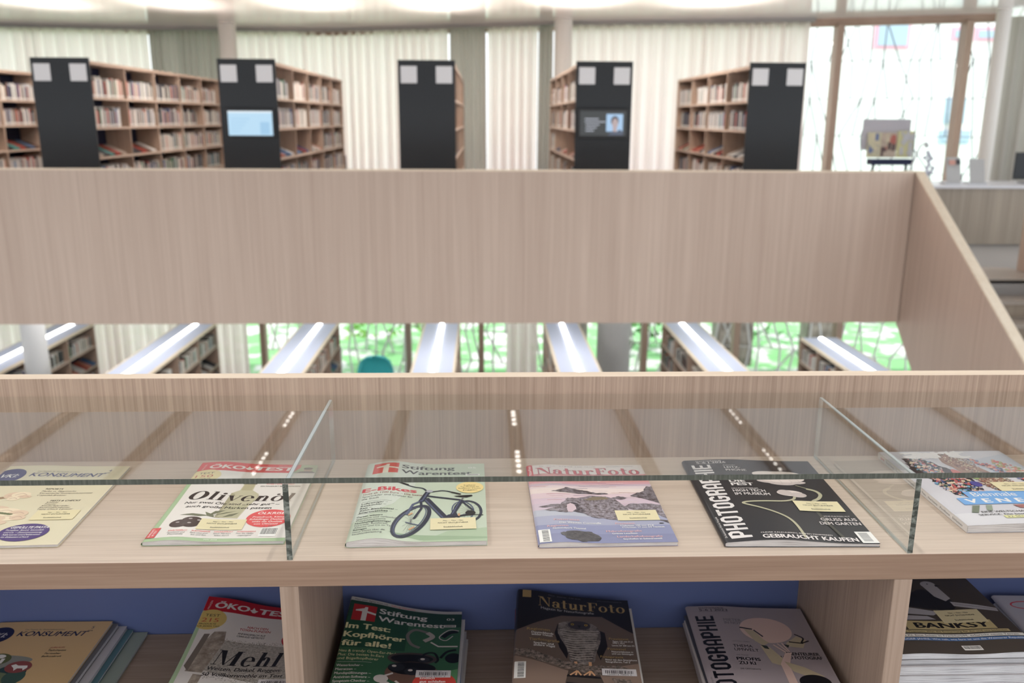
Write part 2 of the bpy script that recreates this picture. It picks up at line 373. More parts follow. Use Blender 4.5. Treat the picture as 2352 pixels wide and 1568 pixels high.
# ------------------------------------------------------------------ parapets, stair
t = thing('parapet_panel', 'wide pale oak parapet panel across the stairwell in front of the bookcases', 'parapet', (0, 9, -2.08))
MB().box(-13, 4.41, 8.95, 9.02, -2.085, -.516).build('panel', oak_far, t)
MB().box(-13, 4.41, 8.945, 9.025, -.516, -.500).build('cap_strip', oak_edge, t)
t = thing('stair_balustrade', 'sloping oak balustrade panel descending on the right with light top edge', 'balustrade', (4.46, 8.9, LOW))
prof = [(9.03, -.52), (9.03, -2.08), (8.56, -2.50), (8.56, LOW), (1.9, LOW), (1.9, -5.0), (8.95, -.52)]
MB().prism(prof, 4.42, 4.505).build('panel', oak_far, t)
s = (5.0-.52)/(8.95-1.9)
MB().prism([(9.04, -.52), (9.04, -.50), (8.95, -.50), (1.88, -4.98), (1.9, -5.0), (8.95, -.52)], 4.415, 4.51).build('cap_strip', oak_edge_y, t)
st = thing('staircase', 'oak stair descending at the right behind the sloping balustrade', 'stair', (5.2, 8.6, LOW))
landm = plain('landing_light_edge', (.40, .355, .31), .4, .4)
zt, yt = FLOOR, 8.62
k = 0
while zt > LOW+.1:
    if k == 0: MB().box(4.515, 5.735, yt-.02, 9.3, zt-.05, zt).build('step', landm, st)
    else:
        MB().box(4.515, 5.735, yt-.02, yt+.30, zt-.04, zt).build('step', landm, st)
    MB().box(4.515, 5.735, yt, yt+.02, zt-.17, zt-.045).build('riser', oak_counter, st)
    zt -= .17; yt -= .30; k += 1
t2 = thing('stair_balustrade', 'second oak balustrade panel just inside the right edge beyond the stair', 'balustrade', (5.78, 9.0, LOW))
MB().prism([(9.15, -.52), (9.15, LOW), (1.9, LOW), (1.9, -5.0), (8.95, -.52)], 5.745, 5.82).build('panel', oak_far, t2)
MB().prism([(9.16, -.52), (9.16, -.50), (8.95, -.50), (1.88, -4.98), (1.9, -5.0), (8.95, -.52)], 5.74, 5.825).build('cap_strip', oak_edge_y, t2)

# information desk on the right
d = thing('information_desk', 'long oak information desk with pale top on the right', 'desk', (6.5, 11.4, FLOOR))
MB().box(5.0, 9.0, 11.1, 11.16, FLOOR, -.83).build('front_panel', oak_counter, d)
MB().box(4.96, 9.0, 11.06, 11.95, -.83, -.795).build('desk_top', plain('pale_desk_top', (.66, .66, .70), .3, .5), d)
MB().box(5.0, 5.06, 11.16, 11.9, FLOOR, -.83).build('side_panel', oak_counter, d)
DZ = -.795
def leaflet(x, w, h, label, blotch, group=None):
    r = thing('leaflet_holder', label, 'leaflet holder', (x, 11.3, DZ))
    MB().box(x-w/2-.02, x+w/2+.02, 11.25, 11.40, DZ, DZ+.02).build('base', metal_grey, r)
    a = MB(); a.add([(x-w/2, 11.27, DZ+.02), (x+w/2, 11.27, DZ+.02), (x+w/2, 11.36, DZ+h), (x-w/2, 11.36, DZ+h), (x-w/2, 11.275, DZ+.02), (x+w/2, 11.275, DZ+.02), (x+w/2, 11.365, DZ+h), (x-w/2, 11.365, DZ+h)],
                  [(0, 1, 2, 3), (4, 7, 6, 5), (0, 4, 5, 1), (1, 5, 6, 2), (2, 6, 7, 3), (3, 7, 4, 0)])
    if blotch:
        a.add([(x-w*.35, 11.315, DZ+h*.72), (x+w*.1, 11.315, DZ+h*.72), (x+w*.1, 11.335, DZ+h*.9), (x-w*.35, 11.335, DZ+h*.9)], [(0, 1, 2, 3)], 1)
        a.add([(x+w*.15, 11.315, DZ+h*.74), (x+w*.45, 11.315, DZ+h*.74), (x+w*.45, 11.335, DZ+h*.92), (x+w*.15, 11.335, DZ+h*.92)], [(0, 1, 2, 3)], 2)
    a.build('leaflet', [plain('grey_paper', (.42, .42, .42), .6, .2), plain('salmon_print', (.55, .30, .25), .6, .2), plain('dark_print', (.06, .06, .07), .6, .2)], r)
leaflet(6.08, .19, .34, 'grey leaflet with a salmon picture in a holder on the desk', True)
leaflet(6.39, .20, .32, 'plain grey leaflet in a holder, right one of the two on the desk', False)
mn = thing('computer_monitor', 'black computer monitor at the right edge on the desk', 'monitor', (7.26, 11.5, DZ))
MB().box(7.0, 7.53, 11.5, 11.54, DZ+.05, DZ+.40).build('screen', black_panel, mn, bevel=.005)
MB().box(7.23, 7.29, 11.54, 11.57, DZ, DZ+.2).build('stand', metal_dark, mn); MB().box(7.15, 7.38, 11.48, 11.66, DZ, DZ+.012).build('base', metal_dark, mn)
# bead strand ornament
be = thing('bead_ornament', 'strand of clear glass balls hanging beside the window post above the desk', 'ornament', (5.78, 11.4, DZ))
gm = plain('clear_ball', (.50, .52, .60), .08, .6)
for i, (dx, dz) in enumerate([(-.02, .40), (.0, .36), (-.045, .33), (.03, .32), (.0, .29), (.01, .24), (-.01, .20), (.06, .20), (-.005, .15), (.0, .10), (.045, .15)]):
    rr = .028
    MB().lathe((5.78+dx*1.1, 11.4, DZ+dz), [(rr*math.sin(a), -rr*math.cos(a)) for a in [math.pi*j/8 for j in range(1, 8)]], 12).build('glass_ball', gm, be, smooth=True)
MB().rod((5.78, 11.4, DZ), (5.78, 11.4, DZ+.42), .004).build('stem', metal_grey, be)
# desk lamp with long arm
lp = thing('desk_lamp', 'thin grey angled lamp arm standing behind the parapet corner', 'lamp', (5.54, 11.5, DZ))
MB().lathe((5.54, 11.5, DZ), [(.08, 0), (.08, .02)], 16).build('base', metal_grey, lp)
MB().rod((5.54, 11.5, DZ+.02), (5.70, 11.5, DZ+.48), .012).build('arm', metal_grey, lp)
MB().rod((5.70, 11.5, DZ+.48), (5.77, 11.5, DZ+.52), .012).rod((5.77, 11.5, DZ+.52), (5.79, 11.5, DZ+.46), .02, r2=.03).build('lamp_head', metal_grey, lp)
# poster easel
ea = thing('poster_stand', 'easel with a grey board and small colourful posters before the tall window', 'easel', (5.5, 12.3, FLOOR))
y = 12.3
MB().box(5.26, 5.93, y, y+.02, -.40, .02).build('grey_board', plain('grey_board', (.36, .35, .38), .6, .2), ea)
def poster(x0, x1, z0, z1, cols, seed):
    rr = random.Random(seed); mb = MB().box(x0, x1, y-.03, y-.015, z0, z1)
    mats = [plain('poster_%d_%d' % (seed, i), c, .6, .2) for i, c in enumerate(cols)]
    for i in range(16):
        w, h = rr.uniform(.03, .08), rr.uniform(.03, .12); x = rr.uniform(x0, x1-w); z = rr.uniform(z0, z1-h)
        mb.add([(x, y-.032-.0005*i, z), (x+w, y-.032-.0005*i, z), (x+w, y-.032-.0005*i, z+h), (x, y-.032-.0005*i, z+h)], [(0, 1, 2, 3)], rr.randrange(len(cols)))
    mb.build('poster', mats, ea)
poster(5.33, 5.52, -.50, -.16, [(.45, .42, .30, 1), (.12, .16, .28, 1), (.5, .45, .32, 1)], 1)
poster(5.52, 5.74, -.50, -.16, [(.40, .33, .27, 1), (.10, .07, .07, 1), (.35, .12, .10, 1), (.45, .4, .3, 1)], 2)
poster(5.75, 5.98, -.50, -.14, [(.48, .46, .26, 1), (.42, .42, .44, 1), (.42, .42, .44, 1)], 3)
MB().box(5.40, 5.98, y-.08, y+.1, -.60, -.52).build('ledge', navy, ea)
for x in (5.46, 5.92): MB().rod((x, y, -.6), (x+(.1 if x > 5.7 else -.1), y+.1, FLOOR), .02).build('leg', metal_dark, ea)

# ------------------------------------------------------------------ bookcases and books
BOOKS = []   # (score, placement)
PAL = [('cream', (.60, .55, .49)), ('white', (.74, .72, .70)), ('beige', (.48, .41, .35)), ('pale grey', (.48, .46, .45)), ('dark grey', (.07, .07, .08)), ('black', (.02, .02, .025)),
       ('brown', (.17, .09, .06)), ('red', (.42, .07, .05)), ('navy blue', (.03, .06, .18)), ('blue', (.10, .20, .38)), ('green', (.08, .20, .13)), ('salmon', (.60, .27, .20)), ('ivory', (.70, .66, .60)), ('teal', (.12, .34, .32))]
WTS = [11, 15, 10, 12, 14, 12, 8, 6, 4, 3, 3, 3, 8, 1]
ORD = ['first', 'second', 'third', 'fourth', 'fifth', 'sixth', 'seventh', 'eighth', 'ninth', 'tenth', 'eleventh', 'twelfth', 'thirteenth', 'fourteenth', 'fifteenth', 'sixteenth', 'seventeenth', 'eighteenth', 'nineteenth', 'twentieth',
       'twenty-first', 'twenty-second', 'twenty-third', 'twenty-fourth', 'twenty-fifth', 'twenty-sixth', 'twenty-seventh', 'twenty-eighth', 'twenty-ninth', 'thirtieth', 'thirty-first', 'thirty-second', 'thirty-third', 'thirty-fourth', 'thirty-fifth']
ROW = ['top', 'second', 'third', 'fourth', 'fifth']
def bookcase(xc, y0, y1, zt, nb, label, short, sides, black=True, slant=(), w=.60, rows=6, seed=0, vis=(0, 1, 2, 3), top_edge=True):
    zb = zt-2.12
    r = thing('bookcase', label, 'bookcase', (xc, (y0+y1)/2, zb), 'bookcases in the upper row' if black else 'bookcases on the lower floor'); h = w/2
    if black: MB().box(xc-h-.005, xc+h+.005, y0-.025, y0, zb, zt+.03).build('end_panel', black_panel, r, bevel=.003)
    else: MB().box(xc-h, xc+h, y0-.025, y0, zb, zt).build('end_panel', oak_z, r)
    MB().box(xc-h, xc+h, y1, y1+.025, zb, zt).build('end_panel', oak_z, r)
    MB().box(xc-h, xc+h, y0, y1, zt-.035, zt, 0).build('top_board', oak_y if black else oak_edge_y, r)
    if not black:
        MB().box(xc-h+.035, xc+h-.035, y0, y1, zt, zt+.006).build('top_inlay', lav, r)
    MB().box(xc-.028, xc+.028, y0+.15, y1-.05, zt+.006, zt+.022).build('led_strip', led_up if black else led_mat, r)
    if black:
        l = bpy.data.lights.new('uplight', 'AREA'); l.shape = 'RECTANGLE'; l.size = .05; l.size_y = y1-y0-.3; l.energy = UP_W; l.color = (1, .94, .86); l.spread = math.radians(100)
        lo = bpy.data.objects.new('uplight', l); COL.objects.link(lo); lo.location = (xc, (y0+y1)/2, zt+.026); lo.rotation_euler = (math.pi, 0, 0)
    MB().box(xc-.01, xc+.01, y0, y1, zb+.05, zt-.035).build('back_panel', navy, r)
    z = zt-.035; levels = []
    hh = [.335, .315, .315, .315, .315, .315]
    for i in range(rows):
        z -= hh[i]; levels.append(z+.0)
        MB().box(xc-h, xc+h, y0, y1, z-.022, z, 0).build('shelf_board', oak_shelf, r)
    bw = (y1-y0)/nb
    for j in range(1, nb):
        y = y0+bw*j; MB().box(xc-h+.004, xc+h-.004, y-.011, y+.011, zb, zt-.036).build('upright', oak_z, r)
    rr = random.Random(seed)
    for side in sides:
        sx = 1 if side == 'R' else -1
        for row in vis:
            for j in range(nb):
                ya, yb = y0+bw*j+.016, y0+bw*(j+1)-.016
                slanted = (row, j) in slant
                y = ya; n = 0; limit = yb-(rr.uniform(0, .30)*bw if rr.random() < .45 else .01)
                prefer = rr.choice([PAL[k_] for k_ in (1, 3, 4, 5, 12, 0)]) if rr.random() < .3 else None
                while True:
                    th = rr.uniform(.012, .034) if not slanted else rr.uniform(.10, .16)
                    if y+th > limit: break
                    col = rr.choices(range(len(PAL)), WTS)[0]
                    if prefer and rr.random() < .5: col = PAL.index(prefer)
                    if slanted and rr.random() < .35: col = rr.choice([7, 11, 13, 9])
                    bh = rr.uniform(.165, .222); bd = rr.uniform(.14, .19)
                    BOOKS.append(dict(x=xc+sx*(h-.025), sx=sx, y=y, th=th, z=levels[row], h=bh, d=bd, c=col, sl=slanted, short=short, row=row, bay=j, n=n, side=side, lean=0))
                    y += th+(.001 if not slanted else .02); n += 1
    return r
BX = [-6.40, -4.455, -2.51, -.605, 1.305, 3.185]
EL = [2.5, .0, .0, 0, 0, 0]
Y0 = 9.80
bookcase(BX[0], Y0, 14.5, .57, 5, 'oak bookcase at the left edge, mostly cut off by the frame', 'leftmost bookcase', 'R', seed=11, slant={(2, 3), (2, 4), (2, 2)})
bookcase(BX[1], Y0, 14.5, .57, 5, 'oak bookcase with bare black end panel, leftmost of the black ends', 'leftmost black-ended bookcase', 'RL', seed=12, slant={(2, 0), (2, 1)})
bookcase(BX[2], Y0, 14.3, .57, 5, 'oak bookcase whose black end carries the light blue screen', 'light blue screen bookcase', 'RL', seed=13, slant={(2, 0), (2, 1), (2, 2)})
bookcase(BX[3], Y0, 14.3, .57, 5, 'oak bookcase with bare black end panel in the middle of the row', 'middle black-ended bookcase', 'RL', seed=14, slant={(2, 0), (2, 1)})
bookcase(BX[4], Y0, 13.6, .57, 4, 'oak bookcase whose black end carries the dark portrait screen', 'portrait screen bookcase', 'LR', seed=15, slant={(2, 0), (2, 1), (2, 2)})
bookcase(BX[5], Y0, 13.4, .57, 4, 'oak bookcase with black end panel, rightmost, beside the tall window', 'rightmost upper bookcase', 'LR', seed=16, slant={(2, 0), (2, 1), (2, 2), (2, 3)})
LX = [-6.72, -4.72, -2.70, -.69, 1.29, 3.30, 5.25]
LN = ['first', 'second', 'third', 'fourth', 'fifth', 'sixth', 'seventh']
for i, x in enumerate(LX):
    e = 13.1 if i == 6 else 14.2
    bookcase(x, 9.6, e, -3.30, 5, 'lower floor bookcase with a light strip on top, %s from the left' % LN[i], '%s lower bookcase' % LN[i], ('R' if x < 0 else 'L'), black=False, seed=30+i, vis=(0, 1, 2), slant={(1, 3), (1, 4), (1, 2)} if i < 3 else {(1, 3)})

def book_parts(b):
    """box corners of one book in world space"""
    sx, x, y, z, th, h, d = b['sx'], b['x'], b['y'], b['z'], b['th'], b['h'], b['d']
    if b['sl']:   # lying face-up on the sloping display shelf
        L, A = .23, .42
        dx = Vector((-sx*math.cos(A), 0, math.sin(A))); up = Vector((sx*math.sin(A), 0, math.cos(A)))
        return Vector((x+sx*.01, y, z+.005)), dx*L, Vector((0, th+.02 if th < .13 else .13, 0)), up*.022
    return Vector((x, y, z+.001)), Vector((-sx*d, 0, 0)), Vector((0, th, 0)), Vector((0, 0, h))
bmats = {}
def bmat(c):
    n, col = PAL[c]; return plain('book_%s' % n.replace(' ', '_'), col, .55, .3)
pages_m = plain('book_pages', (.60, .56, .50), .8, .1); label_m = plain('spine_label', (.72, .70, .66), .6, .2)
def add_book(mb, b, cm, pm, lm, off=Vector((0, 0, 0))):
    o, a, t, u = book_parts(b); o = o-off
    V = [o, o+a, o+a+t, o+t, o+u, o+a+u, o+a+t+u, o+t+u]
    mb.add(V, [(0, 1, 2, 3), (1, 5, 6, 2), (4, 7, 6, 5)], pm)
    mb.add(V, [(0, 3, 7, 4), (0, 4, 5, 1), (3, 2, 6, 7)] if not b['sl'] else [(0, 3, 7, 4), (0, 4, 5, 1), (3, 2, 6, 7), (4, 7, 6, 5)], cm)
    e = -a.normalized()*.0006
    s, f = ((.06, .17) if b['c'] not in (0, 1, 12) else (.05, .15))
    if not b['sl']: mb.add([o+u*s+e+t*.08, o+t*.92+u*s+e, o+t*.92+u*f+e, o+u*f+e+t*.08], [(0, 1, 2, 3)], lm)
def score(b):
    p = Vector((b['x'], b['y'], b['z']+b['h']*.5)); px, py, w = proj(p)
    if not (-10 < px < 2362): return -1
    top = proj(Vector((b['x'], b['y'], b['z']+b['h'])))[1]
    if b['z'] > -2.5:
        if top > 386: return -1
        q = proj(Vector((b['x'], b['y']+b['th'], b['z'])))[0]
    else:
        if py > 866 or py < 735: return -1
        q = proj(Vector((b['x'], b['y']+b['th'], b['z'])))[0]
    # a spine is seen only when its side faces the camera
    if (0-b['x'])*b['sx'] < 0: return -1
    px0 = proj(Vector((b['x'], b['y'], b['z'])))[0]
    # hidden behind the nearer bookcase's end panel
    return max(abs(q-px0), .5)*(b['h']*FPX/w)
def hidden(b):
    p = Vector((b['x'], b['y'], b['z']+b['h']*.6))
    if b['z'] > -2.5:
        t = Y0/p.y; xx = p.x*t
        for c in BX:
            if abs(xx-c) < .31 and abs(p.x-c) > .35: return True
    return False
for b in BOOKS: b['s'] = -1 if hidden(b) else score(b)
BOOKS.sort(key=lambda b: -b['s'])
ind = [b for b in BOOKS[:300] if b['s'] > 0]; rest = BOOKS[len(ind):]
for b in ind:
    mb = MB(); add_book(mb, b, 0, 1, 2, Vector((b['x'], b['y'], b['z'])))
    me_o = mb.build('book', [bmat(b['c']), pages_m, label_m]); me_o.location = (b['x'], b['y'], b['z'])
    cn = PAL[b['c']][0]
    end = 'near end' if b['bay'] == 0 else ('%s bay' % ORD[b['bay']])
    what = '%s sloping book' % cn if b['sl'] else '%s book' % cn
    tag(me_o, '%s, %s along, %s row, %s bay, %s' % (what, ORD[min(b['n'], 34)], ROW[b['row']], ORD[b['bay']], b['short']), 'book', group='books on the %s' % b['short'])
mb = MB()
for b in rest: add_book(mb, b, b['c'], len(PAL), len(PAL)+1)
tag(mb.build('shelved_books', [bmat(i) for i in range(len(PAL))]+[pages_m, label_m]), 'small distant books filling the remaining bookcase shelves', 'books', kind='stuff')

# added fill lamps, out of view, between the bookcase rows, both floors
for zl, ys, W_, nm in ((CEIL, 11.2, FAR_W, 'upper'), (FLOOR-.5, 11.8, LOW_W, 'lower')):
    for i in range(6):
        xl = (BX[i]+.98) if nm == 'upper' else (LX[i]+1.0)
        lamp = thing('added_fill_lamp', 'added unseen ceiling fill lamp on the %s floor, %s from the left' % (nm, LN[i]), 'lamp', (xl, ys, zl-.04), 'added fill lamps on the %s floor ceiling' % nm)
        MB().box(xl-.07, xl+.07, ys-.75, ys+.75, zl-.04, zl-.002).build('housing', white_paint, lamp)
        l = bpy.data.lights.new('fill_light', 'AREA'); l.shape = 'RECTANGLE'; l.size = .12; l.size_y = 1.45; l.energy = W_; l.color = (1, .97, .93)
        o = bpy.data.objects.new('fill_light', l); COL.objects.link(o); o.location = (xl, ys, zl-.045)
# signs and screens on the black ends
sign_names = ['leftmost black end', 'blue screen end', 'middle black end', 'portrait screen end', 'rightmost black end']
for i, xc in enumerate(BX[1:]):
    for k, dx in enumerate((-.188, .188)):
        o = MB().box(xc+dx-.087, xc+dx+.087, Y0-.034, Y0-.026, .362, .538).build('paper_sign', paper_white, bevel=.006)
        tag(o, 'small pale square sign, %s one on the %s' % (('left', 'right')[k], sign_names[i]), 'sign', 'square signs on the bookcase ends')
def screen(xc, w, h, zc, label, kind):
    r = thing('wall_screen', label, 'screen', (xc, Y0-.05, zc-h/2)); y = Y0-.06
    MB().box(xc-w/2-.028, xc+w/2+.028, y, Y0-.026, zc-h/2-.028, zc+h/2+.028).build('bezel', plain('black_bezel', (.008, .008, .010), .3, .5), r, bevel=.004)
    mb = MB(); mb.box(xc-w/2, xc+w/2, y-.003, y, zc-h/2, zc+h/2)
    def q(u0, v0, u1, v1, mi, l):
        yy = y-.0035-.0004*l; mb.add([(xc-w/2+u0*w, yy, zc-h/2+v0*h), (xc-w/2+u1*w, yy, zc-h/2+v0*h), (xc-w/2+u1*w, yy, zc-h/2+v1*h), (xc-w/2+u0*w, yy, zc-h/2+v1*h)], [(0, 1, 2, 3)], mi)
    def e(u, v, a, b, mi, l):
        yy = y-.0035-.0004*l; mb.add([(xc-w/2+(u+a*math.cos(t))*w, yy, zc-h/2+(v+b*math.sin(t))*h) for t in [2*math.pi*j/20 for j in range(20)]], [tuple(range(20))], mi)
    if kind == 'blue':
        mats = [emis('screen_blue', (.52, .76, .95), .95), emis('screen_blue2', (.40, .66, .90), .9), emis('screen_white', (.8, .9, .97), .95)]
        q(.0, .92, 1, 1, 2, 1); q(.72, .05, .93, .55, 1, 1)
        for j in range(5): q(.06, .15+j*.13, .25+.06*j, .18+j*.13, 1, 1)
    else:
        mats = [emis('screen_dark', (.055, .06, .062), 1), emis('screen_sky', (.45, .66, .92), .9), emis('screen_skin', (.55, .44, .44), .9), emis('screen_hair', (.10, .09, .10), 1), emis('screen_suit', (.10, .12, .17), 1), emis('screen_text', (.55, .58, .66), .9)]
        q(.57, .17, .93, .88, 1, 1); e(.755, .60, .085, .20, 3, 2); q(.715, .16, .80, .45, 2, 3); e(.76, .50, .065, .20, 2, 4)
        mb.add([(xc-w/2+u*w, y-.0055, zc-h/2+v*h) for u, v in [(.60, .02), (.72, .20), (.78, .12), (.86, .26), (.94, .16), (.94, .02)]], [(0, 1, 2, 3, 4, 5)], 4)
        for j, (a, b_) in enumerate([(.10, .40), (.10, .55), (.12, .42), (.12, .36), (.12, .30)]): q(a, .66-j*.12, b_, .70-j*.12, 5, 1)
    mb.build('display', mats, r)
screen(BX[2]+.015, .47, .255, -.062, 'lit light blue screen on the second black bookcase end', 'blue')
screen(BX[4]-.005, .50, .26, -.045, 'dark screen showing a portrait on the fourth black bookcase end', 'dark')

# chairs
def chair(x, y, zf, rz, label, seatm):
    r = thing('chair', label, 'chair', (x, y, zf))
    c, s = math.cos(rz), math.sin(rz)
    def T(p): return (x+c*p[0]-s*p[1], y+s*p[0]+c*p[1], zf+p[2])
    def bx(n, d, m, bev=.01):
        mb = MB().box(*d); mb.v = [T(v) for v in mb.v]; mb.build(n, m, r, bevel=bev)
    bx('seat', (-.22, .22, -.22, .22, .43, .46), seatm); bx('backrest', (-.21, .21, .20, .225, .60, .88), seatm)
    for a in (-1, 1):
        for b in (-1, 1):
            mb = MB().rod((a*.2, b*.2, 0), (a*.19, b*.19, .43 if b < 0 else .86), .011); mb.v = [T(v) for v in mb.v]; mb.build('leg', metal_dark, r)
    return r
bluep = plain('blue_plastic', (.03, .06, .22), .4, .4)
chair(-2.62, 16.3, FLOOR, .5, 'blue chair by the curtain right of the blue screen bookcase', bluep)
chair(-3.1, 10.6, FLOOR+.42, 0, 'dark chair back just left of the blue screen bookcase end', plain('dark_seat', (.03, .03, .04), .5, .3)) if False else None
# turquoise round chair on the lower floor
tq = plain('turquoise_felt', (.16, .88, .95), .8, .2)
r = thing('round_armchair', 'round turquoise high-backed armchair on the lower floor by the window', 'armchair', (-1.98, 15.4, LOW))
vs = [];
MB().lathe((-1.98, 15.4, LOW), [(.24, .12), (.31, .2), (.33, .42), (.30, .46)], 28).build('seat', tq, r, smooth=True)
mb = MB(); pr = []
n = 28; hp = [(.33, .2), (.35, .6), (.33, .95), (.28, 1.10), (.20, 1.17), (.05, 1.19)]
vs = [(-1.98+a*math.cos(math.pi*j/n+0), 15.4+a*.95*math.sin(math.pi*j/n), LOW+z) for a, z in hp for j in range(n+1)]
vs += [(-1.98+(a*.84)*math.cos(math.pi*j/n), 15.4+(a*.84)*.95*math.sin(math.pi*j/n)-.0, LOW+z-.02) for a, z in hp for j in range(n+1)]
fs = []
K = len(hp)*(n+1)
for k in range(len(hp)-1):
    for j in range(n):
        a = k*(n+1)+j; fs += [(a, a+1, a+n+2, a+n+1), (K+a, K+a+n+1, K+a+n+2, K+a+1)]
    a = k*(n+1); b_ = a+n; fs += [(a, a+n+1, K+a+n+1, K+a), (b_, K+b_, K+b_+n+1, b_+n+1)]
mb.add(vs, fs).build('backrest', tq, r, smooth=True)
MB().lathe((-1.98, 15.4, LOW), [(.2, 0), (.2, .02), (.03, .04), (.03, .12)], 20).build('base', metal_grey, r)

# ------------------------------------------------------------------ near ceiling: beams with spot tracks
for k in range(9):
    x = -3.66+k*.98
    t = thing('ceiling_beam', 'brown wooden ceiling beam above the display table, %s from the left' % LN[k] if k < 7 else 'brown wooden ceiling beam above the display table, %s from the left' % ('eighth', 'ninth')[k-7], 'beam', (x, 4, CEIL-.03), 'wooden ceiling beams')
    MB().box(x-.055, x-.025, -2.9, 7.58, CEIL-.05, CEIL).box(x+.025, x+.055, -2.9, 7.58, CEIL-.05, CEIL).build('side_rail', oak_brown, t)
    MB().box(x-.025, x+.025, -2.9, 7.58, CEIL-.015, CEIL).build('channel', plain('pale_channel', (.45, .38, .32), .6, .2), t)
    if k % 2 == 0:
        for y in (1.0, 1.14, 1.28, 1.42, 2.6, 2.74, 2.88, 3.02, 4.2, 4.34, 4.48, 6.08, 6.19, 6.29, 6.38, 6.47, 7.13, 7.24, 7.35, 7.44):
            MB().lathe((x, y, CEIL-.022), [(.017, 0), (.017, .008)], 12).build('spot_lens', emis('spot_lens', (1, .95, .88), 7), t)
for k in range(0, 9, 2):
    x = -3.66+k*.98
    for y in (.0, 1.21, 2.81, 4.34):
        l = bpy.data.lights.new('ceiling_spot', 'AREA'); l.shape = 'RECTANGLE'; l.size = .05; l.size_y = .45; l.energy = SPOT_W; l.color = (1, .965, .925)
        o = bpy.data.objects.new('ceiling_spot', l); COL.objects.link(o); o.location = (x, y, CEIL-.055)

# ------------------------------------------------------------------ display table
POST = [-2.081, -1.181, -.281, .615, 1.519, 2.42]
u = thing('display_shelf_unit', 'long oak display shelf unit with glass covered top in the foreground', 'shelf unit', (.1, 1.3, FLOOR))
YF, YB = 1.137, 1.519
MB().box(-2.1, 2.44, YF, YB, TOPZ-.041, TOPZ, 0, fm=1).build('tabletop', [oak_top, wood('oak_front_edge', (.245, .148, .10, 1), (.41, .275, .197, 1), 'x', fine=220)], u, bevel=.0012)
MB().box(-2.1, 2.44, YB, YB+.030, FLOOR, -.4535, 0, tm=1).build('back_board', [oak_z, oak_edge], u, bevel=.0008)
MB().box(-2.1, 2.44, YB-.028, YB-.001, -.98, TOPZ-.0415).build('blue_back', blue_back, u)
for zz in (-.95, -1.28): MB().box(-2.1, 2.44, YF+.002, YB-.03, zz-.027, zz).build('shelf', wood('oak_lower_shelf', (.26, .185, .135, 1), (.46, .35, .27, 1), 'x'), u, bevel=.001)
for x in POST:
    MB().box(x-.0135, x+.0135, YF+.001, YB-.029, FLOOR, TOPZ-.0412).build('divider', wood('oak_divider', (.30, .205, .15, 1), (.50, .37, .29, 1), 'z', fine=260), u, bevel=.001)
MB().box(-2.1, 2.44, YF+.03, YB-.03, FLOOR, FLOOR+.06).build('plinth', oak_x, u)
# glass display cover
g = thing('glass_display_case', 'low clear glass case standing on the tabletop over the magazines', 'glass case', (.17, 1.32, TOPZ))
seal = plain('pale_seal', (.62, .64, .64), .25, .5)
def glass_box(name, d, ex, front):
    x0, x1, y0, y1, z0, z1 = d; mb = MB(); mb.box(*d)
    # faces: bottom, top, front, right, back, left
    mb.m = ex
    return mb.build(name, [glass, front, edge_pale], g)
glass_box('top_pane', (-2.05, 2.39, YF+.001, 1.514, -.493, -.485), [0, 0, 1, 2, 0, 2], edge_x)
for x in [-2.045, -1.181, -.277, .619, 1.519, 2.38]:
    glass_box('upright_pane', (x-.004, x+.004, YF+.001, 1.510, TOPZ+.0012, -.4942), [2, 2, 1, 0, 2, 0], edge_z)
    MB().box(x-.0011, x+.0011, YF+.002, 1.512, TOPZ, TOPZ+.0012).box(x-.0024, x+.0024, YF+.004, 1.512, -.4942, -.4931).build('seal_strip', seal, g)

# ------------------------------------------------------------------ magazines: covers drawn as printed shapes (millimetres on the cover)
def pm(r, g, b, k=1.12, rough=.32):
    key = 'print_%d_%d_%d' % (r, g, b)
    return plain(key, s2l(r, g, b, k), rough, .35)
_txt = {}
def glyph_text(s, bold=0.0):
    key = (s, bold)
    if key not in _txt:
        cu = bpy.data.curves.new('lettering', 'FONT'); cu.body = s; cu.offset = bold*.6; cu.resolution_u = 3; cu.size = 1.0
        o = bpy.data.objects.new('lettering', cu); m = o.to_mesh()
        vs = [(v.co.x, v.co.y) for v in m.vertices]; fs = [tuple(p.vertices) for p in m.polygons]
        o.to_mesh_clear(); bpy.data.objects.remove(o); bpy.data.curves.remove(cu); _txt[key] = (vs, fs)
    return _txt[key]
def ring(cx, cy, ax, ay, tk, tn, a0=0, a1=360, n=20):
    out = []
    for i in range(n):
        t0, t1 = [math.radians(a0+(a1-a0)*j/n) for j in (i, i+1)]
        bx, by = ax-tk, ay-tn
        out.append([(cx+ax*math.cos(t0), cy+ay*math.sin(t0)), (cx+ax*math.cos(t1), cy+ay*math.sin(t1)), (cx+bx*math.cos(t1), cy+by*math.sin(t1)), (cx+bx*math.cos(t0), cy+by*math.sin(t0))])
    return out
def Bx(x0, y0, x1, y1): return [[(x0, y0), (x1, y0), (x1, y1), (x0, y1)]]
def Ln(x0, y0, x1, y1, w): return [[(x0, y0), (x0+w, y0), (x1+w, y1), (x1, y1)]]
def disc(cx, cy, a, b=None, n=16): b = a if b is None else b; return [[(cx+a*math.cos(2*math.pi*i/n), cy+b*math.sin(2*math.pi*i/n)) for i in range(n)]]
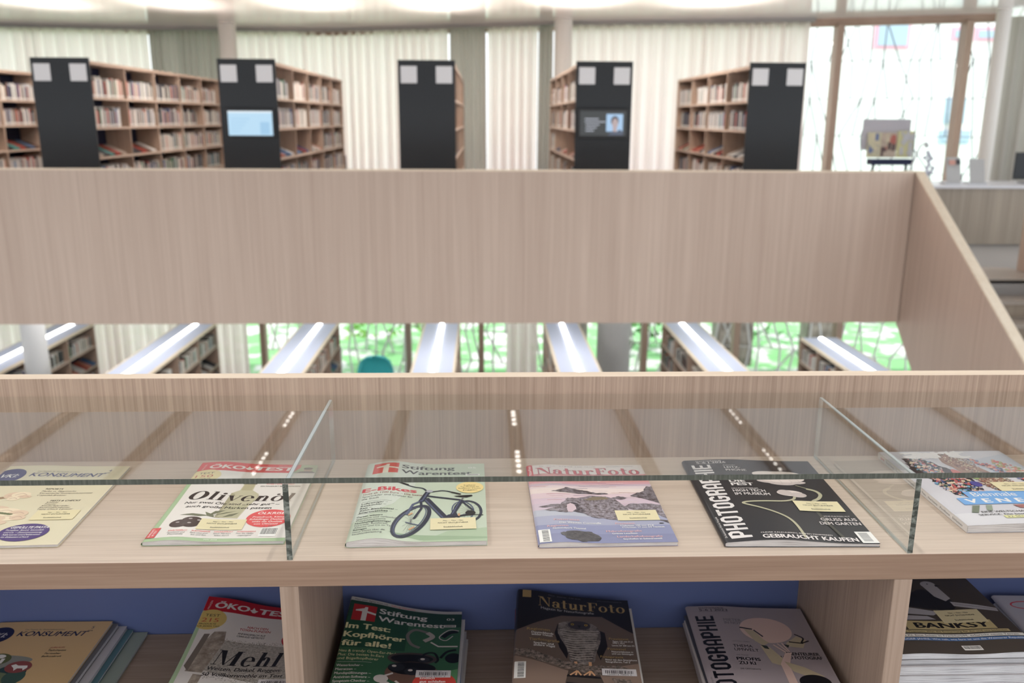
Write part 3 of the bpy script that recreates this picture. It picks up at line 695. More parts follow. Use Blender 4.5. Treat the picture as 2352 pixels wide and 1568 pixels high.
DID = {
 'N': (Bx(.08, 0, .12, 1)+[[(.06, 1), (.30, 1), (.76, 0), (.70, 0)]]+Bx(.70, 0, .74, 1)+Bx(-.02, 0, .22, .04)+Bx(-.04, .96, .2, 1)+Bx(.6, .96, .84, 1), .86),
 'a': (ring(.24, .18, .22, .20, .13, .04)+Bx(.36, .04, .52, .5)+ring(.28, .46, .24, .21, .15, .05, 0, 170)+disc(.11, .48, .07)+Bx(.5, 0, .6, .05), .60),
 't': (Bx(.12, .08, .28, .92)+Bx(.0, .62, .42, .66)+ring(.27, .12, .15, .13, .13, .05, 180, 330), .44),
 'u': (Bx(.08, .16, .24, .66)+Bx(0, .62, .1, .66)+ring(.27, .2, .19, .22, .16, .06, 180, 360)+Bx(.42, 0, .58, .66)+Bx(.34, .62, .44, .66)+Bx(.56, 0, .66, .04), .68),
 'r': (Bx(.08, 0, .24, .66)+Bx(0, .62, .1, .66)+Bx(0, 0, .34, .04)+ring(.38, .46, .16, .21, .04, .05, 40, 180)+disc(.45, .56, .08), .54),
 'F': (Bx(.1, 0, .3, 1)+Bx(0, .96, .68, 1)+[[(.64, .7), (.68, .7), (.68, 1), (.58, .98)]]+Bx(.3, .5, .5, .54)+Bx(.48, .38, .52, .66)+Bx(0, 0, .42, .04), .70),
 'o': (ring(.32, .33, .30, .36, .16, .05), .66), 'O': (ring(.46, .5, .44, .53, .24, .05), .94),
 'l': (Bx(.08, 0, .26, 1.02)+Bx(0, 0, .34, .04)+Bx(0, .98, .1, 1.02), .36), 'i': (Bx(.08, 0, .26, .66)+Bx(0, 0, .34, .04)+Bx(0, .62, .1, .66)+disc(.17, .84, .1), .37),
 'v': ([[(.0, .66), (.22, .66), (.40, 0), (.30, 0)], [(.54, .66), (.58, .66), (.38, 0), (.34, 0)]]+Bx(-.04, .62, .28, .66)+Bx(.46, .62, .66, .66), .62),
 'e': (ring(.31, .33, .29, .36, .16, .05, 5, 320)+Bx(.14, .34, .59, .38), .62),
 'n': (Bx(.08, 0, .26, .66)+Bx(0, .62, .1, .66)+Bx(0, 0, .34, .04)+ring(.38, .44, .20, .24, .16, .06, 0, 180)+Bx(.42, 0, .58, .46)+Bx(.36, 0, .66, .04), .68),
 'h': (Bx(.08, 0, .26, 1.02)+Bx(0, .98, .1, 1.02)+Bx(0, 0, .34, .04)+ring(.38, .44, .20, .24, .16, .06, 0, 180)+Bx(.42, 0, .58, .46)+Bx(.36, 0, .66, .04), .68),
 'M': (Bx(.08, 0, .12, 1)+[[(.06, 1), (.32, 1), (.58, 0), (.50, 0)], [(.52, 0), (.56, 0), (.90, 1), (.84, 1)]]+Bx(.80, 0, 1.02, 1)+Bx(-.02, 0, .22, .04)+Bx(-.02, .96, .2, 1)+Bx(.72, 0, 1.1, .04)+Bx(.9, .96, 1.1, 1), 1.14)}
DID['ö'] = (DID['o'][0]+disc(.2, .86, .085)+disc(.46, .86, .085), .66)
def stroke(pts, w, closed=False):
    out = []; P = [Vector(p) for p in pts]
    if closed: P.append(P[0])
    n = len(P); nm = []
    for i in range(n):
        if closed: a, b = P[(i-1) % (n-1)], P[(i+1) % (n-1)]
        else: a, b = P[max(i-1, 0)], P[min(i+1, n-1)]
        d = (b-a).normalized(); q = Vector((-d.y, d.x))
        seg = (P[min(i+1, n-1)]-P[i]) if i < n-1 else (P[i]-P[i-1])
        s = seg.normalized() if seg.length > 0 else d; k = max(.6, abs(s.dot(d)))
        nm.append(q*(w/2/k) if not isinstance(w, (list, tuple)) else q*(w[i]/2))
    for i in range(n-1): out.append([tuple(P[i]+nm[i]), tuple(P[i]-nm[i]), tuple(P[i+1]-nm[i+1]), tuple(P[i+1]+nm[i+1])])
    return out
_w = .17
OCT = {'P': stroke([(.09, 0), (.09, .92), (.38, .92), (.48, .82), (.48, .52), (.38, .42), (.09, .42)], _w), 'H': Bx(0, 0, _w, 1)+Bx(.4, 0, .57, 1)+Bx(.1, .42, .5, .58),
       'O': stroke([(.09, .2), (.09, .8), (.2, .92), (.37, .92), (.48, .8), (.48, .2), (.37, .08), (.2, .08)], _w, True), 'T': Bx(.2, 0, .37, 1)+Bx(0, .84, .57, 1),
       'G': stroke([(.48, .72), (.48, .8), (.37, .92), (.2, .92), (.09, .8), (.09, .2), (.2, .08), (.37, .08), (.48, .2), (.48, .45), (.28, .45)], _w),
       'R': stroke([(.09, 0), (.09, .92), (.38, .92), (.48, .82), (.48, .56), (.38, .46), (.09, .46)], _w)+stroke([(.38, .46), (.48, .34), (.48, 0)], _w),
       'A': stroke([(.09, 0), (.09, .76), (.2, .92), (.37, .92), (.48, .76), (.48, 0)], _w)+Bx(.1, .28, .5, .42), 'I': Bx(.0, 0, .17, 1), 'E': Bx(0, 0, _w, 1)+Bx(0, .84, .5, 1)+Bx(0, .42, .46, .57)+Bx(0, 0, .5, .16)}
class Art:
    """a printed sheet: flat coloured shapes in layers"""
    def __init__(s, W, H, base): s.W, s.H = W, H; s.F = []; s.mats = [base]; s.lay = 0
    def mi(s, m):
        if m not in s.mats: s.mats.append(m)
        return s.mats.index(m)
    def polys(s, P, m, layer=None):
        s.lay += (.07 if layer is None else 0); L = s.lay if layer is None else layer; k = s.mi(m)
        for p in P: s.F.append((p, L, k))
    def poly(s, p, m): s.polys([p], m)
    def scatter(s, P, cols, seed):
        rr = random.Random(seed)
        for i, p in enumerate(P): s.polys([p], cols[rr.randrange(len(cols))], s.lay+.07*(1+i % 14))
        s.lay += 1.05
    def rect(s, x0, y0, x1, y1, m): s.polys(Bx(x0, y0, x1, y1), m)
    def ell(s, cx, cy, a, b, m, n=32): s.polys(disc(cx, cy, a, b, n), m)
    def line(s, pts, w, m): s.polys(stroke(pts, w), m)
    def put(s, P, m, x, y, sx, sy, rot=0, sh=0):
        c, q = math.cos(rot), math.sin(rot); out = []
        for p in P:
            out.append([(x+c*((a+sh*b)*sx)-q*(b*sy), y+q*((a+sh*b)*sx)+c*(b*sy)) for a, b in p])
        s.polys(out, m)
    def text(s, t, x, y, h, w=None, m=None, bold=0.0, sh=0, rot=0, xs=1.0, center=False):
        vs, fs = glyph_text(t)
        if not vs: return
        x0 = min(v[0] for v in vs); x1 = max(v[0] for v in vs); cap = .70
        sy = h/cap; sx = sy*xs if w is None else w/(x1-x0)
        if center: x -= (x1-x0)*sx/2
        d = bold*.75; s.lay += .04
        for ox, oy in (((0, 0),) if bold < .009 else ((-d, 0), (d, d*.5), (0, -d*.5))):
            s.put([[(vs[i][0]-x0+ox, vs[i][1]+oy) for i in f] for f in fs], m, x, y, sx, sy, rot, sh*sy/sx if sx else 0)
            s.lay -= .04
    def serif(s, t, x, y, h, w, m, sh=0):
        P = []; adv = 0
        for ch in t:
            g, a = DID[ch]; P += [[(px+adv, py) for px, py in p] for p in g]; adv += a+.05
        sx = w/adv; s.put(P, m, x, y, sx, h, 0, sh*h/sx)
    def octo(s, t, x, y, h, length, m):
        P = []; adv = 0
        for ch in t:
            P += [[(px+adv, py) for px, py in p] for p in OCT[ch]]; adv += (.26 if ch == 'I' else .68)
        s.put(P, m, x, y, length/adv, h, math.pi/2)
    def bars(s, x, y, w, h, m, seed=1, vertical=False, n=26):
        rr = random.Random(seed); P = []; p = 0
        while p < 1:
            b = rr.uniform(.012, .035); P += Bx(x+p*w, y, x+min(1, p+b)*w, y+h) if not vertical else Bx(x, y+p*h, x+w, y+min(1, p+b)*h); p += b+rr.uniform(.012, .035)
        s.polys(P, m)
    def barcode(s, x, y, w, h, vertical=False, seed=1):
        s.rect(x, y, x+w, y+h, WHITE)
        if vertical: s.bars(x+w*.3, y+h*.05, w*.55, h*.9, INK, seed, True)
        else: s.bars(x+w*.05, y+h*.25, w*.9, h*.65, INK, seed)
    def bm(s, smap, lift=.00012, base=True):
        """printed sheet laid on a surface; every shape is cut along the sheet's grid so all layers follow the same facets"""
        us = [u for u in (0, .5, 1.2, 2.2, 3.5, 5.0, 7.0) if u < s.W*.2]; st = 5.5
        k0 = us[-1]; nn = max(2, int((s.W-k0)/st)); us += [k0+(s.W-k0)*i/nn for i in range(1, nn+1)]
        mv = max(2, int(s.H/7.5)); vv = [s.H*j/mv for j in range(mv+1)]
        b = bmesh.new()
        if base:
            G = [[b.verts.new((x, y, 0)) for x in us] for y in vv]
            for j in range(mv):
                for i in range(len(us)-1): b.faces.new((G[j][i], G[j][i+1], G[j+1][i+1], G[j+1][i]))
        b2 = bmesh.new()
        for p, L, k in s.F:
            pts = []
            for x, y in p:
                x = min(max(x, .6), s.W); y = min(max(y, 0), s.H)
                if not pts or (abs(pts[-1][0]-x)+abs(pts[-1][1]-y)) > 1e-4: pts.append((x, y))
            if len(pts) > 1 and abs(pts[0][0]-pts[-1][0])+abs(pts[0][1]-pts[-1][1]) < 1e-4: pts.pop()
            if len(pts) < 3: continue
            ar = sum(pts[i][0]*pts[(i+1) % len(pts)][1]-pts[(i+1) % len(pts)][0]*pts[i][1] for i in range(len(pts)))
            if abs(ar) < 1e-4: continue
            if ar < 0: pts.reverse()
            f = b2.faces.new([b2.verts.new((x, y, 1+L)) for x, y in pts]); f.material_index = k
        bmesh.ops.triangulate(b2, faces=[f for f in b2.faces if len(f.verts) > 4])
        if s.W > 20:
            for x in us[1:-1]:
                g = [f for f in b2.faces if min(v.co.x for v in f.verts) < x-1e-4 and max(v.co.x for v in f.verts) > x+1e-4]
                if g: bmesh.ops.bisect_plane(b2, geom=g+list({e for f in g for e in f.edges})+list({v for f in g for v in f.verts}), plane_co=(x, 0, 0), plane_no=(1, 0, 0))
            for y in vv[1:-1]:
                g = [f for f in b2.faces if min(v.co.y for v in f.verts) < y-1e-4 and max(v.co.y for v in f.verts) > y+1e-4]
                if g: bmesh.ops.bisect_plane(b2, geom=g+list({e for f in g for e in f.edges})+list({v for f in g for v in f.verts}), plane_co=(0, y, 0), plane_no=(0, 1, 0))
        me = bpy.data.meshes.new('t'); b2.to_mesh(me); b2.free(); b.from_mesh(me); bpy.data.meshes.remove(me)
        Z = [[smap(x/1000, y/1000) for x in us] for y in vv]
        import bisect
        for v in b.verts:
            x, y, L = v.co
            i = min(max(bisect.bisect_right(us, x)-1, 0), len(us)-2); j = min(max(bisect.bisect_right(vv, y)-1, 0), len(vv)-2)
            fx = (x-us[i])/(us[i+1]-us[i]); fy = (y-vv[j])/(vv[j+1]-vv[j])
            z = (Z[j][i]*(1-fx)+Z[j][i+1]*fx)*(1-fy)+(Z[j+1][i]*(1-fx)+Z[j+1][i+1]*fx)*fy
            v.co = (x/1000, y/1000, z+(lift*L if L > 0 else 0))
        nb_ = (len(us)-1)*mv if base else 0
        for i_, f in enumerate(b.faces): f.smooth = i_ < nb_
        return b
WHITE = pm(236, 232, 226); INK = pm(38, 36, 38, 1.0); YEL = pm(238, 224, 182, 1.0); RED = pm(214, 78, 82, 1.0); GREY = pm(120, 118, 118, 1.0)
def page_mat(name, c1, c2):
    m, nt, b = new_mat(name); N, L = nt.nodes, nt.links
    uv = N.new('ShaderNodeUVMap'); mp = N.new('ShaderNodeMapping'); mp.inputs['Scale'].default_value = (3, 26, 1); L.new(uv.outputs[0], mp.inputs[0])
    n = N.new('ShaderNodeTexNoise'); n.inputs['Scale'].default_value = 1.0; n.inputs['Detail'].default_value = 4; L.new(mp.outputs[0], n.inputs['Vector'])
    r = N.new('ShaderNodeValToRGB'); r.color_ramp.elements[0].position = .36; r.color_ramp.elements[0].color = c1; r.color_ramp.elements[1].position = .52; r.color_ramp.elements[1].color = c2
    L.new(n.outputs[0], r.inputs[0]); L.new(r.outputs[0], b.inputs['Base Color']); b.inputs['Roughness'].default_value = .7; return m
PAGE = page_mat('page_edges', (.34, .30, .29, 1), (.74, .71, .69, 1))
PAGE2 = page_mat('page_edges_cool', (.30, .29, .31, 1), (.70, .69, .71, 1))
def magazine(label, pos, ang, W, H, t, art=None, covm=None, bulge=.0, bw=.06, curl=None, square=False, sticker=None, codes=None, group=None, page=PAGE, spine=None, gap=0.0):
    """pos: spine/bottom corner at the supporting surface; W,H,t in metres"""
    root = thing('magazine', label, 'magazine', pos, group or ('magazines laid out on the tabletop' if pos[2] > -.7 else 'magazines piled on the lower shelf')); root['_o'] = (0, 0, 0); root.rotation_euler = (0, 0, math.radians(ang))
    rs = min(.006, t*.9)
    def top(u, v):
        z = t+bulge*math.exp(-((u-bw)/(bw*.8))**2)*(1.0 if not square else .3)
        if curl: z += curl(u/W, v/H)
        if not square and u < rs:
            q = math.sqrt(max(0, 1-(1-u/rs)**2)); z = t*.45+(z-t*.45)*q
        return z
    if art is None: art = Art(W*1000, H*1000, covm)
    b = art.bm(top)
    # spine, back cover
    us = [0, .0004, .0015, .003, rs] if not square else [0]
    def low(u): return t*.45*(1-math.sqrt(max(0, 1-(1-min(u, rs)/rs)**2))) if not square else 0.0
    nv = 14; prev = None
    rowsu = ([0.0] if square else [])
    ul = sorted(set([0, .0005, .0015, .003, rs, W*.5, W])) if not square else [0, W]
    si = art.mi(spine) if spine else 0
    G = [[b.verts.new((u, H*j/nv, low(u)+.0001)) for u in ul] for j in range(nv+1)]
    for j in range(nv):
        for i in range(len(ul)-1): b.faces.new((G[j][i], G[j+1][i], G[j+1][i+1], G[j][i+1]))
    S = [b.verts.new((0, H*j/nv, top(0, H*j/nv))) for j in range(nv+1)]
    for j in range(nv):
        f = b.faces.new((G[j][0], S[j], S[j+1], G[j+1][0])); f.material_index = si
    me = bpy.data.meshes.new('cover'); b.to_mesh(me); b.free()
    for m in art.mats: me.materials.append(m)
    o = bpy.data.objects.new('cover', me); COL.objects.link(o); o.parent = root
    # pages
    e = .0012; vs = []; fs = []; uvs = []
    us = [e+(.0005 if not square else 0), .003, .006, .009]+[.009+(W-e-.009)*i/16 for i in range(1, 17)]; vsn = [e, H-e] if not curl else [e+(H-2*e)*j/8 for j in range(9)]
    bm = bmesh.new(); uvl = bm.loops.layers.uv.new('UVMap')
    Tp = [[bm.verts.new((u, v, top(u, v)-.0005)) for u in us] for v in vsn]
    Bt = [[bm.verts.new((u, v, low(u)+.0004)) for u in us] for v in vsn]
    def face(q, uv):
        f = bm.faces.new(q)
        for l, c in zip(f.loops, uv): l[uvl].uv = c
    n = len(us); m_ = len(vsn)
    for j in range(m_-1):
        for i in range(n-1):
            face((Tp[j][i], Tp[j][i+1], Tp[j+1][i+1], Tp[j+1][i]), [(0, .5)]*4); face((Bt[j][i], Bt[j+1][i], Bt[j+1][i+1], Bt[j][i+1]), [(0, .5)]*4)
        face((Bt[j][n-1], Bt[j+1][n-1], Tp[j+1][n-1], Tp[j][n-1]), [(vsn[j]*5, 0), (vsn[j+1]*5, 0), (vsn[j+1]*5, 1), (vsn[j]*5, 1)])
        face((Bt[j][0], Tp[j][0], Tp[j+1][0], Bt[j+1][0]), [(vsn[j]*5, 0), (vsn[j]*5, 1), (vsn[j+1]*5, 1), (vsn[j+1]*5, 0)])
    for i in range(n-1):
        face((Bt[0][i], Bt[0][i+1], Tp[0][i+1], Tp[0][i]), [(us[i]*5, 0), (us[i+1]*5, 0), (us[i+1]*5, 1), (us[i]*5, 1)])
        face((Bt[-1][i], Tp[-1][i], Tp[-1][i+1], Bt[-1][i+1]), [(us[i]*5, 0), (us[i]*5, 1), (us[i+1]*5, 1), (us[i+1]*5, 0)])
    me = bpy.data.meshes.new('pages'); bm.to_mesh(me); bm.free(); me.materials.append(page)
    o = bpy.data.objects.new('pages', me); COL.objects.link(o); o.parent = root
    def slip(x, y, w, h, name, fn, rot=0):
        a = Art(w, h, YEL if name == 'library_slip' else pm(214, 208, 208)); fn(a, w, h); c, s_ = math.cos(rot), math.sin(rot)
        bm = a.bm(lambda uu, vv: 0.0, lift=.00012)
        for v in bm.verts:
            X = x/1000+c*v.co.x-s_*v.co.y; Y = y/1000+s_*v.co.x+c*v.co.y
            v.co = (X, Y, top(X, Y)+.0003+.00012*(1+art.lay)+v.co.z)
        me = bpy.data.meshes.new(name); bm.to_mesh(me); bm.free()
        for m in a.mats: me.materials.append(m)
        o = bpy.data.objects.new(name, me); COL.objects.link(o); o.parent = root
    def ys(a, w, h):
        a.text('Neu – Neu – Neu', w*.5, h*.74, h*.09, w*.44, INK, .004, center=False) if False else None
        a.text('Neu — Neu – Neu', w*.28, h*.72, h*.10, w*.44, INK, .004); a.text('NICHT ENTLEHNBAR', w*.17, h*.52, h*.11, w*.66, INK, .006); a.text('Stadtbibliothek', w*.29, h*.16, h*.12, w*.42, INK, .003)
    if sticker: slip(*sticker[:4], 'library_slip', ys, *(sticker[4:]))
    if codes:
        x, y, w, h, num, rot = codes
        def cs(a, w, h):
            a.text('Stadtbibliothek Dornbirn', w*.22, h*.80, h*.09, w*.52, INK, .006); a.bars(w*.1, h*.28, w*.8, h*.46, INK, 5); a.text(num, w*.15, h*.07, h*.16, w*.7, INK, .006)
        slip(x, y, w, h, 'barcode_label', cs, rot)
    return root
def rot_frame(pos, ang):
    a = math.radians(ang); return lambda u, v: (pos[0]+math.cos(a)*u-math.sin(a)*v, pos[1]+math.sin(a)*u+math.cos(a)*v, pos[2])
def rock_mat(name, c1, c2, sc=90):
    m, nt, b = new_mat(name); n = nt.nodes.new('ShaderNodeTexNoise'); n.inputs['Scale'].default_value = sc; n.inputs['Detail'].default_value = 8; n.inputs['Roughness'].default_value = .75
    tc = nt.nodes.new('ShaderNodeTexCoord'); nt.links.new(tc.outputs['Object'], n.inputs['Vector'])
    r = nt.nodes.new('ShaderNodeValToRGB'); r.color_ramp.elements[0].position = .38; r.color_ramp.elements[0].color = c1; r.color_ramp.elements[1].position = .66; r.color_ramp.elements[1].color = c2
    nt.links.new(n.outputs[0], r.inputs[0]); nt.links.new(r.outputs[0], b.inputs['Base Color']); b.inputs['Roughness'].default_value = .32; return m
def jag(pts, amp, seed, n=5):
    rr = random.Random(seed); out = []
    for i in range(len(pts)):
        a, b = pts[i], pts[(i+1) % len(pts)]; out.append(a)
        for k in range(1, n): t = k/n; out.append((a[0]+(b[0]-a[0])*t+rr.uniform(-amp, amp), a[1]+(b[1]-a[1])*t+rr.uniform(-amp, amp)))
    return out
def smooth_line(pts, k=6):
    out = []
    for i in range(len(pts)-1):
        p0, p1, p2, p3 = pts[max(i-1, 0)], pts[i], pts[i+1], pts[min(i+2, len(pts)-1)]
        for j in range(k):
            t = j/k; out.append(tuple(.5*((2*p1[d])+(-p0[d]+p2[d])*t+(2*p0[d]-5*p1[d]+4*p2[d]-p3[d])*t*t+(-p0[d]+3*p1[d]-3*p2[d]+p3[d])*t**3) for d in (0, 1)))
    out.append(pts[-1]); return out
Z1 = TOPZ+.0005

# -- cream consumer magazine, left edge
def konsument(W, H, num, later):
    base = pm(224, 213, 184, 1.08) if not later else pm(205, 172, 124, 1.25); NAVY = pm(62, 66, 120, 1.0) if not later else pm(30, 32, 72, 1.0)
    a = Art(W, H, base); LG = pm(130, 120, 110, 1)
    a.ell(21, H-43, 26, 26 if later else 30, NAVY); a.text('VKI:', 5, H-50, 14, 30, WHITE, .02, sh=.25)
    a.text('KONSUMENT', 55, H-47, 15, 122, NAVY, .022, sh=.22); a.text('Das Magazin für Wirtschaftsversteher', 62, H-28, 4, 72, LG); a.text(num, 180, H-24, 8, None, NAVY); a.text('2026', 176, H-32, 3.5, None, NAVY)
    if not later:
        a.text('REPORTS', 106, 197, 5, 28, INK, .012, sh=.2)
        for i, s in enumerate(['Marke vs. Eigenmarke', 'Koreanische Sonnenschutzmittel', 'Cryptolab-Browser']): a.text(s, 104-i*.5, 188-i*8, 5, [55, 84, 47][i], LG, .003, sh=.15)
        a.text('TESTS & CHECKS', 132, 151, 5, 48, INK, .012, sh=.2)
        for i, s in enumerate(['Kimchi', 'Toaster', 'Kinderfahrräder', 'Rasenmähroboter', 'Taste-Check Liptauer']): a.text(s, 130-i*1.0, 145-i*6.4, 4.4, [18, 19, 43, 48, 56][i], LG, .003, sh=.15)
        PA = pm(222, 196, 170, 1.1); PB = pm(236, 218, 190, 1.1); PC = pm(196, 160, 140, 1.0); GR = pm(120, 124, 92, 1.0)
        a.line(smooth_line([(10, 168), (30, 160), (52, 163), (70, 170)]), 8, pm(168, 140, 112, 1))
        for cx, cy, rx, ry, m in [(68, 172, 16, 13, PA), (78, 175, 15, 11, PB), (86, 168, 11, 6, PA), (72, 160, 10, 7, PB), (55, 120, 30, 14, PA), (82, 112, 24, 13, PB), (104, 106, 16, 12, PA), (92, 92, 26, 12, PB), (66, 88, 28, 12, PA), (40, 92, 26, 16, PB), (110, 92, 12, 9, PA), (48, 70, 24, 12, PB), (80, 74, 22, 9, PA)]: a.polys(disc(cx, cy, rx, ry, 20), m); a.line(smooth_line([(cx-rx*.6, cy-ry*.2), (cx, cy+ry*.4), (cx+rx*.6, cy)]), 1.2, PC)
        for i in range(10): a.ell(48+i*5, 108-abs(i-5)*1.2, 5, 3, GR, 10)
        a.ell(143, 41, 36, 29, pm(92, 74, 128, 1)); a.text('GEFÜLLTE PASTA', 117, 54, 7, 56, WHITE, .03, sh=.2)
        for i, s in enumerate(['Tortelloni, Ravioli, Kasnudeln', 'und Co. – Zusammensetzung,', 'Nährwerte und Deklaration', 'im Etiketten-Check']): a.text(s, 113+i*1.5, 46-i*7.5, 4.6, [56, 56, 54, 40][i], WHITE, .012, sh=.2)
    else:
        gr = [pm(96, 110, 84, 1), pm(70, 96, 84, 1), pm(120, 130, 96, 1), pm(150, 150, 140, 1), pm(50, 74, 72, 1)]
        for cx, cy, rx, ry, k in [(20, 165, 60, 26, 3), (60, 170, 60, 14, 3), (30, 140, 66, 22, 4), (90, 150, 30, 16, 3), (100, 135, 26, 20, 4), (50, 120, 60, 18, 2), (95, 110, 30, 16, 2), (112, 122, 18, 20, 1), (120, 96, 14, 10, 4), (20, 100, 60, 24, 0)]: a.ell(cx, cy, rx, ry, gr[k])
        sk = pm(205, 128, 110, 1)
        a.poly([(20, 70), (38, 110), (52, 120), (62, 104), (88, 90), (70, 84), (60, 60), (40, 40)], sk); a.ell(52, 120, 9, 10, sk); a.ell(64, 112, 10, 14, INK); a.ell(66, 130, 14, 6, sk)
        a.ell(60, 172, 22, 17, pm(100, 104, 62, 1)); a.polys(Bx(48, 160, 54, 170)+Bx(57, 160, 63, 172)+Bx(66, 160, 72, 174)+disc(60, 180, 10, 6), WHITE)
        a.ell(106, 150, 22, 17, pm(150, 78, 72, 1)); a.polys([[(92, 154), (98, 158), (104, 154), (120, 154), (122, 148), (118, 140), (115, 146), (106, 146), (103, 139), (100, 146), (96, 150)]], WHITE)
        a.ell(104, 82, 24, 17, pm(160, 54, 52, 1)); a.ell(100, 82, 14, 12, WHITE); a.line([(112, 70), (120, 94)], 2, WHITE); a.line([(116, 70), (124, 94)], 1.5, WHITE)
        a.text('JUBILÄUM', 134, 205, 4, 24, pm(190, 90, 80, 1), sh=.2)
        for i, s in enumerate(['Tiefkühlpizza', 'Fernseher', 'Balkonkraft']): a.text(s, 133-i*1, 196-i*9, 5, [32, 28, 34][i], INK, .004, sh=.15)
        a.rect(68, 36, 124, 58, pm(200, 196, 196, 1)); a.bars(76, 44, 42, 10, INK, 9); a.text('1000012 68024 1', 82, 38, 4, 30, INK)
    return a
magazine('cream magazine with purple oval and pasta picture, leftmost on the tabletop', (-.8335, 1.178, Z1), 1.8, .21, .297, .0045, konsument(210, 297, '4', False), bulge=.002, sticker=(131, 82, 66, 34), curl=lambda u, v: .004*v*v*(1-u))

# -- food test magazine
def oeko(W, H, later):
    G = pm(172, 194, 154, 1.05); R = pm(224, 92, 92, 1.05) if not later else pm(180, 30, 40, 1.1); WH = pm(228, 220, 212, 1.12) if not later else pm(225, 218, 212, 1.0); BLK = pm(62, 54, 52, 1)if not later else INK
    a = Art(W, H, G); a.rect(11, 10, W, H-36, WH)
    a.poly([(3, H-36), (W*.81, H-36), (W*.86, H-14), (W*.86, H), (3, H)], R)
    if not later:
        a.rect(W*.86, H-36, W, H, G); a.ell(W*.93, H-22, 7, 9, pm(190, 160, 140, 1)); a.ell(W*.93, H-16, 8, 5, INK); a.poly([(W*.84, H-36), (W*.88, H-29), (W*.97, H-28), (W, H-34), (W, H-36)], pm(70, 74, 86, 1))
    else: a.rect(W*.8, H-36, W, H, R)
    a.text('ÖKO', 22, H-27, 15, 60, WH, .05, sh=.12); a.text('TEST', 100, H-27, 15, 68, WH, .05, sh=.12)
    a.polys([[(90, H-27), (84, H-20), (88, H-19), (90, H-12), (94, H-19), (99, H-20), (94, H-27)]], WH); a.text('oekotest.de', 140, H-8, 4, 26, WH)
    a.text('MAGAZIN', 14, H-32, 3.5, 22, WH, rot=1.5)
    YE = pm(232, 214, 164, 1.05) if not later else pm(214, 186, 110, 1)
    a.ell(24, H-58, 28, 26, YE); a.text('TEST', 12, H-50, 6.5, 26, INK, .0); a.text('150' if not later else '215', 9, H-64, 10, 30, pm(190, 80, 60, 1)); a.text('PRODUKTE', 7, H-71, 3.8, 30, INK, .012); a.text('FÜR JEDEN TAG', 4, H-77, 3.8, 40, INK, .012)
    if not later:
        a.text('ASIRE AUS DEN', 138, 212, 5.5, 42, R); a.text('KNETEN SAND', 136, 204, 5.5, 46, R); a.text('EIN PRODUKT BEIM TESTESSEN', 128, 195, 4, 66, INK, .012)
        BO = pm(204, 196, 166, 1.0); BD = pm(176, 168, 138, 1)
        a.poly([(84, 78), (120, 76), (126, 120), (134, 150), (132, 166), (119, 180), (118, 205), (99, 206), (98, 180), (87, 168), (86, 130)], BO)
        a.poly([(84, 78), (92, 78), (94, 165), (87, 168)], BD); a.rect(97, 204, 120, 212, pm(110, 100, 84, 1)); a.rect(100, 180, 117, 203, pm(190, 180, 146, 1))
        a.poly([(90, 120), (124, 124), (119, 80), (88, 80)], pm(194, 188, 156, 1))
        a.serif('Olivenöl', 20, 139, 30, 172, BLK, sh=.18)
        a.text('Nur zwei Öle sind „sehr gut“ –', 24, 124, 7.5, 150, INK, .02, sh=.18); a.text('auch große Marken patzen', 30, 110, 7.5, 134, INK, .02, sh=.18)
        OL = pm(78, 62, 58, 1); LF = pm(122, 122, 98, 1)
        for cx, cy, rx, ry in [(38, 54, 14, 13), (54, 66, 15, 11), (56, 52, 13, 10), (68, 62, 12, 10)]: a.ell(cx, cy, rx, ry, OL, 20); a.ell(cx-3, cy+4, 3, 2, pm(190, 180, 176, 1), 10)
        for p in [[(30, 84), (48, 88), (76, 84), (60, 79)], [(72, 82), (84, 92), (95, 104), (80, 100)], [(76, 82), (96, 92), (113, 102), (98, 97)], [(66, 95), (80, 88), (84, 78), (72, 82)], [(96, 80), (104, 90), (118, 96), (110, 84)]]: a.poly(p, LF)
        a.ell(168, 76, 34, 31, R, 36); a.text('ÖLKRISE', 148, 90, 8, 42, WHITE, .02, sh=.15)
        for i, s in enumerate(['Preisdruck, Klima,', 'Schädlinge: Deshalb', 'sinkt die Qualität', 'von Olivenöl']): a.text(s, [143, 140, 146, 150][i], 78-i*8, 5, [50, 54, 46, 36][i], WHITE, .015, sh=.15)
        for i, (h_, s) in enumerate([('KNÄCKEBROT', 'Acrylamid und'), ('TK-BUTTERGEMÜSE', 'Ganz schön grün'), ('HAARSPRAY', 'Zwei Marken'), ('HUNDESHAMPOO', 'Fast die Hälfte')]):
            a.text(h_, 30+i*34, 29, 3.8, 28, R, .012); a.text(s, 30+i*34, 23, 4, 26, GREY); a.text(['Pestizide', 'bio und fein', 'fallen durch', '„ungenügend“'][i], 33+i*34, 17, 4, 22, GREY)
        a.barcode(166, 14, 26, 30); a.text('I  M', 168, 46, 4, 12, GREY)
    else:
        WD = rock_mat('wood_scoop', (.22, .17, .13, 1), (.52, .44, .36, 1), 60); FL = rock_mat('flour', (.30, .27, .23, 1), (.60, .55, .49, 1), 260)
        a.text('NACH DEN', 92, 214, 6, 36, R, .01); a.text('TOXIN-FUNDEN', 80, 206, 6, 54, R, .01); a.text('ANFANGSMILCH AUF', 80, 195, 4.6, 48, INK, .014); a.text('CEREULID GETESTET', 80, 188, 4.6, 48, INK, .014)
        a.ell(184, 190, 26, 26, R)
        a.poly(jag([(24, 100), (60, 176), (180, 168), (205, 150), (205, 84), (150, 66), (60, 92)], 2, 3), FL)
        a.poly([(20, 96), (22, 150), (40, 196), (60, 198), (64, 170), (50, 90)], WD); a.poly([(14, 110), (24, 190), (34, 190), (24, 96)], pm(120, 108, 98, 1)); a.poly([(36, 88), (52, 84), (50, 56), (42, 46), (34, 52)], WD)
